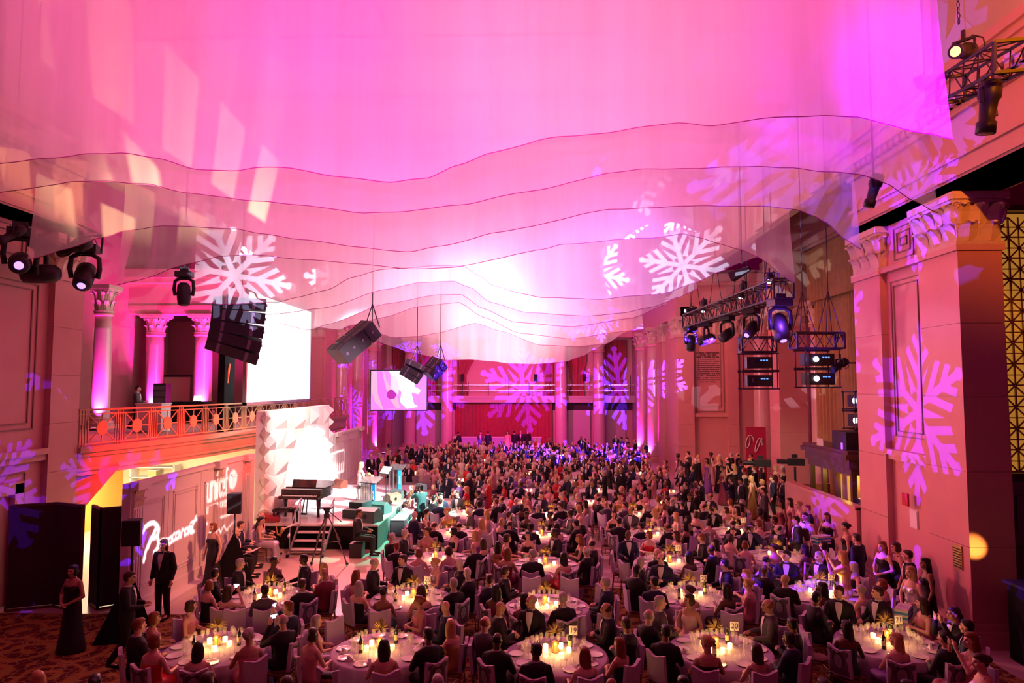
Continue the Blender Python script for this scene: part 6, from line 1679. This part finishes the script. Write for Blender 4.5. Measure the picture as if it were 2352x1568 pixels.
OVER = { (1,3,3): ('f',1,'bob','dark brown',DRESS['cream'],'dark brown bob, cream one-shoulder dress'), (2,1,3): ('m',0,'short','dark brown',M_tux,'short dark brown hair, black tuxedo with glasses'),
 (2,1,2): ('f',0,'updo','blonde',DRESS['silver'],'blonde pinned-up hair, pale silver gown'), (2,1,4): ('m',0,'receding','grey',M_tux,'receding grey hair, black suit'), (2,0,2): ('m',3,'short','black',M_tux,'short black hair, tuxedo and bow tie'), (2,0,3): ('f',3,'updo','black',DRESS['black'],'short black hair, black dress'),
 (2,0,4): ('m',0,'short','grey',M_tux,'grey hair, tuxedo facing the viewer'), (2,0,1): ('f',0,'long','blonde',DRESS['cream'],'long curly blonde hair, cream top'), (2,0,0): ('m',1,'bald','black',DRESS['wine'],'bald head, wine jacket'),
 (2,1,5): ('f',0,'long','auburn',DRESS['rose'],'long auburn hair, rose gown'), (1,0,8): ('f',0,'long','black',DRESS['black'],'long black hair, black dress'), (1,4,7): ('f',0,'long','blonde',DRESS['purple'],'long blonde hair, backless purple dress'), (1,4,8): ('m',1,'short','black',M_tux,'dark curly hair, tuxedo'),
 (3,1,6): ('f',1,'long','auburn',DRESS['wine'],'long auburn hair, wine dress')}
EMPTY = {(2,2,2),(2,2,1),(2,2,9),(1,3,2),(2,2,3),(1,2,2),(1,0,3),(1,0,2),(2,3,2),(1,4,5)}
for s in SEATS:
    sx, sy, face, nm, r, k, rid, a = s
    key = (rid[0], rid[1], k)
    kind = 1 if rp.random() < .52 else 0
    put_chair(sx, sy, face + rp.uniform(-.12,.12), kind, '%s, %s seat, %s' % ('gilt chair with portrait cover' if kind else 'gilt chair with plain lilac cover', posn[k], short[rid]), 'covered banquet chairs')
    if key in EMPTY or (key not in OVER and rp.random() < .05): continue
    sex, skin, st_, hc_, of, d = OVER.get(key) or rand_look()
    # turn towards the stage on the left, head more than body
    stage = math.atan2(28-sy, -7-sx) - PI/2
    dlt = (stage - face + PI) % (2*PI) - PI
    turn = max(-.75, min(.75, dlt*.45)); rest = dlt - turn
    yaw = 0 if abs(rest) < .35 else (.75 if rest > 0 else -.75)
    if rp.random() < .15: yaw = 0
    pose = 'sit' if rp.random() < .62 else 'sit_fold'
    if key not in OVER and rp.random() < .04: pose, yaw = 'sit_phone', 0
    sc = rp.uniform(.97,1.05) * (1 if sex == 'm' else .96)
    person(sx, sy, 0.0, face+turn, sex, pose, yaw, skin, st_, hc_, of, '%s, %s, %s seat, %s' % ('man' if sex == 'm' else 'woman', d.replace('dark brown','dark-brown').replace('dark grey','dark-grey'), posn[k], short[rid]), 'guests seated at the banquet tables', sc, of if sex == 'm' else None)
    if pose == 'sit_phone':
        fx = face+turn; p = Vector((sx,sy,0)) + Matrix.Rotation(fx,3,'Z') @ Vector((0,.33,1.29*sc))
        ph = thing('phone', 'lit phone held up by the guest at %s seat, %s' % (posn[k], short[rid]), 'phone', p, fx, 'phones held up by guests'); mb = MB(); mb.box(-.075,.075,0,.012,-.03,.06); mb.build('phone_case', M_black, ph); mb = MB(); mb.box(-.065,.065,-.003,0,-.02,.052); mb.build('phone_display', mat('phone_glow',(.6,.7,.9),.4,emit=(.6,.75,1.0),es=1.6), ph)

def stand(px, d, rz, sex, pose, yaw, skin, st_, hc_, of, label, z=0.0, sc=1.0, group='standing guests and staff'):
    q = atz(px, 784, 1.0) if False else None
    X = None
    # x of the pixel column at this depth and head height
    r = at(px, 1000, d); X = r.x
    return person(X, d, z, rz, sex, pose, yaw, skin, st_, hc_, of, label, group, sc, of if sex == 'm' else None)
B = DRESS['black']
stand(386,16.3,PI-.15,'m','stand',0,0,'long','dark brown',M_tux,'bearded man with long dark hair and loosened tie before the white set wall',0,1.05)
stand(183,14.3,PI-.2,'f','stand_clasp',0,1,'bob','black',B,'woman in a sleeveless black dress standing before the dark folding screens')
stand(306,13.6,-1.2,'m','walk',0,1,'short','dark brown',M_tux,'dark-suited man walking right past the folding screen with hands out',0,1.03)
stand(497,18.7,PI-.4,'f','stand',0,0,'bob','auburn',B,'short-haired woman in black with a belt standing by the draped speaker')
person(-4.05,25.9,.0,.6,'m','stand_phone',0,0,'short','black',mat('teal_jacket',(.02,.09,.09),.8),'cameraman in dark clothes filming from the side steps','standing guests and staff',1.0,mat('teal_jacket',(.02,.09,.09),.8))
cm = thing('video_camera','shoulder video camera held by the cameraman on the side steps','camera',(-4.1,26.1,1.66),.6); mb = MB(); mb.box(-.08,.08,-.35,.2,-.08,.12); mb.build('camera_body',M_black,cm); mb = MB(); mb.tube((0,.2,.02),(0,.4,.02),.055,.07,10); mb.build('lens',M_black,cm); mb = MB(); mb.box(-.16,-.08,-.02,.12,.05,.12); mb.build('viewfinder',M_black,cm)
# musicians and stage
person(-6.7,27.3,SZ+.22,-1.0,'f','sit',0,0,'long','blonde',mat('white_gown',(.9,.9,.9),.6),'singer in brilliant white seated on a high stool with a guitar','standing guests and staff',1.0)
sl = thing('stool','high stool under the singer on the stage','stool',(-6.7,27.3,SZ)); mb = MB(); mb.lathe([(.18,.60),(.19,.62),(.18,.66)],14); mb.build('seat',M_wood,sl)
for a in range(4):
    mb = MB(); c,s = math.cos(a*PI/2+.8), math.sin(a*PI/2+.8); mb.tube((.2*c,.2*s,0),(.12*c,.12*s,.6),.016,None,6); mb.build('leg',M_wood,sl)
mb = MB(); mb.lathe([(.17,.2),(.18,.2),(.18,.22),(.17,.22)],12,cap=False); mb.build('foot_ring',M_chrome,sl)
gt = thing('acoustic_guitar','acoustic guitar across the lap of the singer in white','guitar',(-6.45,27.1,SZ+1.02),-1.0)
gp = [(-.42,0),(-.40,.12),(-.28,.18),(-.12,.12),(0,.11),(.1,.14),(.18,.1),(.2,0),(.18,-.1),(.1,-.14),(0,-.11),(-.12,-.12),(-.28,-.18),(-.40,-.12)]
mb = MB(); mb.prism([(x,z) for x,z in gp],.16,.26,'y'); mb.build('guitar_body',mat('honey_wood',(.6,.35,.13),.25),gt); mb = MB(); mb.bar((.2,.25,0),(.72,.25,.12),.06,.03); mb.bar((.72,.25,.12),(.88,.25,.16),.08,.03); mb.build('guitar_neck',M_wood,gt)
mb = MB(); mb.lathe([(.05,0),(.05,.004)],14); q = mb.build('sound_hole',M_black,gt,loc=(-.02,.265,0)); q.rotation_euler=(-PI/2,0,0)
# seated group beside the stage, on gilt chairs
grp = [(-8.45,19.75,-1.35,'m',0,'receding','white',M_tux,'balding man in a tuxedo writing on white papers beside the white set wall'),(-8.75,20.75,-1.3,'m',0,'short','dark brown',M_navy,'brightly lit dark-haired man in navy seated beside the stage'),(-8.4,21.45,-1.4,'f',1,'updo','black',DRESS['silver'],'woman with headset and patterned grey gown seated beside the stage'),(-8.7,22.2,-1.4,'m',0,'receding','white',M_tux,'white-haired man with a saxophone seated at the stage corner')]
for i,(x,y,rz,sx_,sk,st_,hc_,of,lb) in enumerate(grp):
    person(x,y,0,rz,sx_,'sit',0,sk,st_,hc_,of,lb,'people seated beside the stage',1.0,of if sx_=='m' else None)
    put_chair(x,y,rz,0,('gilt chair under the balding man with papers','gilt chair under the brightly lit man','gilt chair under the woman in the patterned gown','gilt chair under the white-haired musician')[i],'chairs beside the stage')
for (x,y,z,rz,lb) in ((-8.02,19.85,.73,-.3,'open white score on the lap of the balding man'),(-7.75,22.35,.95,-.3,'tilted white music sheet held up at the stage corner')):
    o = MB().cbox((x,y,z),(.42,.34,.012),rz=rz,rx=.15,ry=-.35).build('music_sheet',M_white); tag(o,lb,'paper')
sx = thing('saxophone','brass saxophone on the lap of the white-haired musician','saxophone',(-8.2,22.25,.75)); mb = MB(); mb.path([(0,0,.35),(.02,0,.1),(.05,0,-.05),(.13,0,-.08),(.2,0,.05),(.24,0,.15)],[.015,.025,.035,.045,.055,.08],8); mb.build('horn',M_brass,sx,True)
person(-5.55,22.3,.02,-1.5,'m','sit',0,2,'short','black',M_tux,'short-haired man in dark clothes sitting in front of the stage skirt','people seated beside the stage',1.05,M_tux)
o = MB().box(-5.75,-5.35,22.05,22.5,0,.45).build('seat_box',M_black); tag(o,'black box seat under the man in front of the stage','box')
# balcony
p = at(313,950,27.5); person(p.x,27.5,3.72,-1.2,'m','walk',0,1,'short','black',M_greyj,'man in a grey suit working at the high table on the balcony','standing guests and staff',1.0,M_greyj)
# far left group beyond the stage
labs = ['at the far end of the set wall','beside the second lectern','watching from behind the stage','near the dark doorway','by the far left column','next to the covered console','at the left end of the crowd','in front of the magenta panel','left of the farthest tables']
for i,(px,d) in enumerate(((852,37.5),(871,38),(889,41),(905,36.5),(918,40),(893,44),(935,43),(947,44.5),(878,35.5))):
    sex,sk,st_,hc_,of,dn = rand_look('m' if i in (1,4,6,7,0) else 'f'); stand(px,d,-1.9+rp.uniform(-.5,.5),sex,'stand_clasp' if i%2 else 'stand',0,sk,st_,hc_,of,'standing %s, %s, %s' % ('man' if sex=='m' else 'woman', dn, labs[i]))
for i,px in enumerate((1052,1104,1121,1166,1181,1196,1212)):
    sex,sk,st_,hc_,of,dn = rand_look('m' if i != 3 else 'f'); stand(px,55.5+.3*i,(PI if i%2 else 0)+rp.uniform(-.4,.4),sex,'stand',0,sk,st_,hc_,of,'%s, %s, standing %s' % ('man' if sex=='m' else 'woman',dn,('left of the crimson curtain','at the left end of the bar','before the left part of the bar','at the middle of the bar','behind the bar in front of purple snowflakes','at the right part of the bar','at the right end of the bar')[i]))
for i,(px,d) in enumerate(((1428,50),(1441,49.5),(1459,48),(1483,46.5))):
    sex,sk,st_,hc_,of,dn = rand_look('m'); stand(px,d,1.6,sex,'stand',0,sk,st_,hc_,of,'man, %s, standing far right, %s' % (dn,('farthest in','second farthest','in front of the column','nearest of four')[i]))
# crowd standing in the right bay
wh = ['against the marble wall','below the inscription','beside the doorway glow','before the round column','near the camera crane','behind the camera crew','at the bay edge','left of the tripod']
k = 0
for (y0,n,xa,xb) in ((38.5,8,1560,1722),(35.5,8,1575,1745),(32.0,7,1660,1800),(28.5,7,1680,1822)):
    for i in range(n):
        px = xa+(xb-xa)*i/(n-1)+rp.uniform(-5,5); d = y0+rp.uniform(-.7,.7); sex,sk,st_,hc_,of,dn = rand_look()
        stand(px,d,1.2+rp.uniform(-.5,.6),sex,('stand','stand_clasp','stand_phone')[k%3 if k%5 else 0],0,sk,st_,hc_,of,'standing %s, %s, %s, %s rank' % ('man' if sex=='m' else 'woman',dn,wh[i%8],('back','third','second','front')[(38.5,35.5,32.0,28.5).index(y0)]),0,rp.uniform(.95,1.05),'people standing in the right bay'); k += 1
for (px,d,lb) in ((1748,30.5,'large broadcast camera on a tall stand among the crowd in the right bay'),(1826,31.0,'second broadcast camera with long lens in front of the pale pier')):
    p = at(px,1075,d); c = thing('broadcast_camera',lb,'camera',(p.x,p.y,0),1.4); mb = MB(); mb.box(-.12,.12,-.4,.3,1.95,2.25); mb.build('camera_body',M_black,c); mb = MB(); mb.tube((0,.3,2.1),(0,.75,2.12),.09,.11,10); mb.build('lens',M_black,c)
    mb = MB(); mb.box(-.1,.1,-.1,.12,2.28,2.44); mb.build('viewfinder',M_black,c); mb = MB(); mb.tube((0,0,1.9),(0,0,1.2),.05,None,8)
    for a in range(3): mb.tube((0,0,1.3),(.5*math.cos(a*2.1),.5*math.sin(a*2.1),0),.03,None,6)
    mb.build('pedestal',M_black,c)
spot('camera_crew_light',(8.5,27.0,4.2),(10.2,31.0,1.5),420,(1.0,.86,.55),70,.6,.1)
# along the right wall
RW = [(1752,25.5,'m','stand','short','dark brown',M_greyj,0,'man in a grey suit looking down beside the fourth-row tables'),(1792,22.9,'f','stand','long','black',DRESS['wine'],2,'dark-haired woman in a wine dress at the end of the low wall'),
 (1812,23.2,'f','stand','long','dark brown',DRESS['rose'],0,'woman in rose leaning against the left end of the low wall'),(1832,22.6,'f','stand_clasp','updo','blonde',DRESS['rose'],0,'blonde woman with pinned-up hair against the low wall'),(1852,21.9,'m','stand','short','auburn',M_tux,0,'auburn-haired man in a tuxedo leaning on the low wall'),
 (1846,20.6,'m','stand','short','dark brown',mat('ivory_jacket',(.75,.62,.5),.7),0,'man in an ivory jacket in front of the low wall'),(1826,20.0,'m','stand_clasp','short','black',M_tux,1,'black-suited man left of the ivory jacket'),
 (1895,20.6,'f','stand_clasp','long','dark brown',B,1,'woman in a long black gown holding a striped box before the low wall'),(1938,19.1,'f','stand','updo','black',B,1,'woman with black hair pinned up beside the near right pilaster'),
 (1962,17.7,'m','stand','short','dark brown',M_tux,0,'dark-suited man seen from behind at the foot of the pilaster'),(1930,15.9,'f','stand_phone','long','blonde',DRESS['gold sequin'],0,'blonde woman in a gold sequin gown raising a camera'),
 (2020,16.9,'f','stand_clasp','long','auburn',B,0,'auburn-haired woman in black on the left of the group at the marble wall'),(2052,17.0,'f','stand','bob','dark brown',B,0,'tall woman in a sleeveless black dress against the marble wall'),
 (2078,16.0,'m','stand','short','dark brown',M_tux,0,'man in a tuxedo within the group at the marble wall'),(2118,15.3,'f','stand','long','black',B,2,'woman with long black hair at the right end of the wall group'),
 (2082,14.6,'f','stand_clasp','long','blonde',DRESS['silver sequin'],0,'blonde woman in silver sequins holding a striped box, lit violet')]
for i,(px,d,sex,po,st_,hc_,of,sk,lb) in enumerate(RW):
    d = min(d, 8.95*F/(px-1215)) if px > 1800 else d
    stand(px,d,(1.3,1.7,1.5,1.4,1.5,2.0,1.4,2.3,1.2,.6,1.0,1.9,1.4,1.1,1.3,1.9)[i],sex,po,0,sk,st_,hc_,of,lb,0,1.0,'people standing along the right wall')
for (px,d,z,rz,lb) in ((1889,20.3,1.08,.4,'striped blue and white box held by the woman in the long black gown'),(2072,14.35,.95,.9,'striped blue and white box held by the blonde woman in silver')):
    p = at(px,1200,d); t = thing('striped_box',lb,'box',(p.x-.1,p.y-.12,z),rz); mb = MB(); mb.box(-.25,.25,-.12,.12,-.12,.12); mb.build('box_body',M_white,t)
    for q in (-.07,.02): mb = MB(); mb.box(-.252,.252,-.122,.122,q,q+.045); mb.build('stripe',MATS['charity_blue'],t)
# extra guests around the lower right corner
for (px,d,rz,sex,po,st_,hc_,of,sk,lb) in ((2178,12.9,1.6,'m','sit_phone','short','dark brown',M_tux,0,'man in a tuxedo raising a phone at the lower right'),(2215,11.6,1.5,'f','sit_phone','long','auburn',DRESS['rose'],0,'auburn-haired woman in rose raising a phone at the lower right'),(2235,10.7,1.4,'f','sit','updo','dark brown',DRESS['silver sequin'],0,'woman in glittering silver at the lower right corner')):
    q = stand(px,d,rz,sex,po,0,sk,st_,hc_,of,lb,0,1.05); put_chair(q.location.x,q.location.y,rz,0,'gilt chair under the '+lb,'chairs at the lower right')
for i,(px,d,rz) in enumerate(((112,9.9,1.0),(238,9.8,.3),(488,9.9,-.3),(670,9.8,.2),(760,10.0,PI),(1010,9.9,.3),(1400,9.9,2.7),(1560,10.0,PI),(1880,9.9,.5),(2070,9.9,1.0))):
    sex,sk,st_,hc_,of,dn = rand_look(); stand(px,d,rz,sex,'sit',0,sk,st_,hc_,of,'%s, %s, bottom edge, %s' % ('man' if sex=='m' else 'woman',dn,('far left','left of the walking man','below the first table','left of the second table','right of the first table','between second and third tables','right of the table numbered 19','left of the table numbered 20','between tables 20 and 21','below table 21')[i]),0,1.0,'guests along the bottom edge')
    r_ = at(px,1000,d); put_chair(r_.x,d,rz,i%2,'gilt chair at the bottom edge, %s' % ('far left','left of the walking man','below the first table','left of the second table','right of the first table','between second and third tables','right of the table numbered 19','left of the table numbered 20','between tables 20 and 21','below table 21')[i],'chairs along the bottom edge')
# the distant crowd, beyond counting
def crowd():
    mb = MB(); rn = random.Random(9)
    mats_ = [SKINS[0],SKINS[1],SKINS[2],M_tux,M_navy,DRESS['rose'],DRESS['cream'],DRESS['wine'],HAIRC['black'],HAIRC['dark brown'],HAIRC['blonde'],HAIRC['grey'],HAIRC['auburn'],M_shirt,DRESS['purple'],M_cover,DRESS['red']]
    for (x,y) in FAR:
        o = rn.uniform(0,.6)
        for k in range(11):
            a = 2*PI*k/11+o+rn.uniform(-.06,.06); rad = rn.uniform(1.15,1.4); sx, sy = x+rad*math.cos(a), y+rad*math.sin(a)
            if rn.random() < .04: continue
            f = math.atan2(28-sy,-7-sx)-PI/2+rn.uniform(-.7,.7); R = Matrix.Rotation(f,3,'Z'); man = rn.random()<.55; s = rn.uniform(.94,1.06); up_ = rn.random() < .10
            bz = .42 if up_ else 0
            w = MB(); sk = rn.choice((0,0,0,1,2)); cl = rn.choice((3,3,3,4)) if man else rn.choice((3,5,6,7,14,5,3,16)); hr = rn.choice((8,9,9,11)) if man else rn.choice((8,9,10,12,10))
            w.loft([(0,0,.45,.17,.14),(0,0,.75+bz*.5,.14,.11),(0,0,.98+bz,.20,.12),(0,0,1.08+bz,.17,.09),(0,0,1.13+bz,.06,.05)],8,cl)
            if bz: w.loft([(0,0,0,.16,.14),(0,0,.5,.16,.13)],8,cl)
            for e in (-1,1): w.tube((e*.2,0,1.02+bz),(e*.25,.1,.8+bz),.05,.045,6,cl if man else sk); w.tube((e*.25,.1,.8+bz),(e*.1,.3,.82+bz),.045,.03,6,cl if man else sk)
            w.tube((0,0,1.08+bz),(0,.02,1.2+bz),.05,.05,6,sk); w.sphere((0,.03,1.26+bz),(.078,.095,.115),8,7,sk)
            if not (man and rn.random()<.15): w.sphere((0,-.015,1.30+bz),(.088,.098,.095),8,6,hr)
            if not man and rn.random()<.6: w.sphere((0,-.06,1.15+bz),(.09,.05,.16),8,6,hr)
            if man: w.add([(-.05,.105,1.09+bz),(.05,.105,1.09+bz),(.03,.15,.86+bz),(-.03,.15,.86+bz)],[(0,1,2,3)],13)
            if rn.random()<.6: w.box(-.2,.2,-.26,-.22,.5,.96,15) if rn.random()<.5 else None
            b = len(mb.v); mb.v += [tuple(Vector((sx,sy,0))+R@(Vector(p)*s)) for p in w.v]; mb.f += [tuple(i+b for i in q) for q in w.f]; mb.m += w.m
    o = mb.build('distant_guests', mats_, None, True); tag(o, 'dense mass of distant seated guests filling the back of the hall', 'crowd', None, 'stuff')
crowd()
print('PEOPLE', PEOPLE[0], 'objects', len(bpy.data.objects))
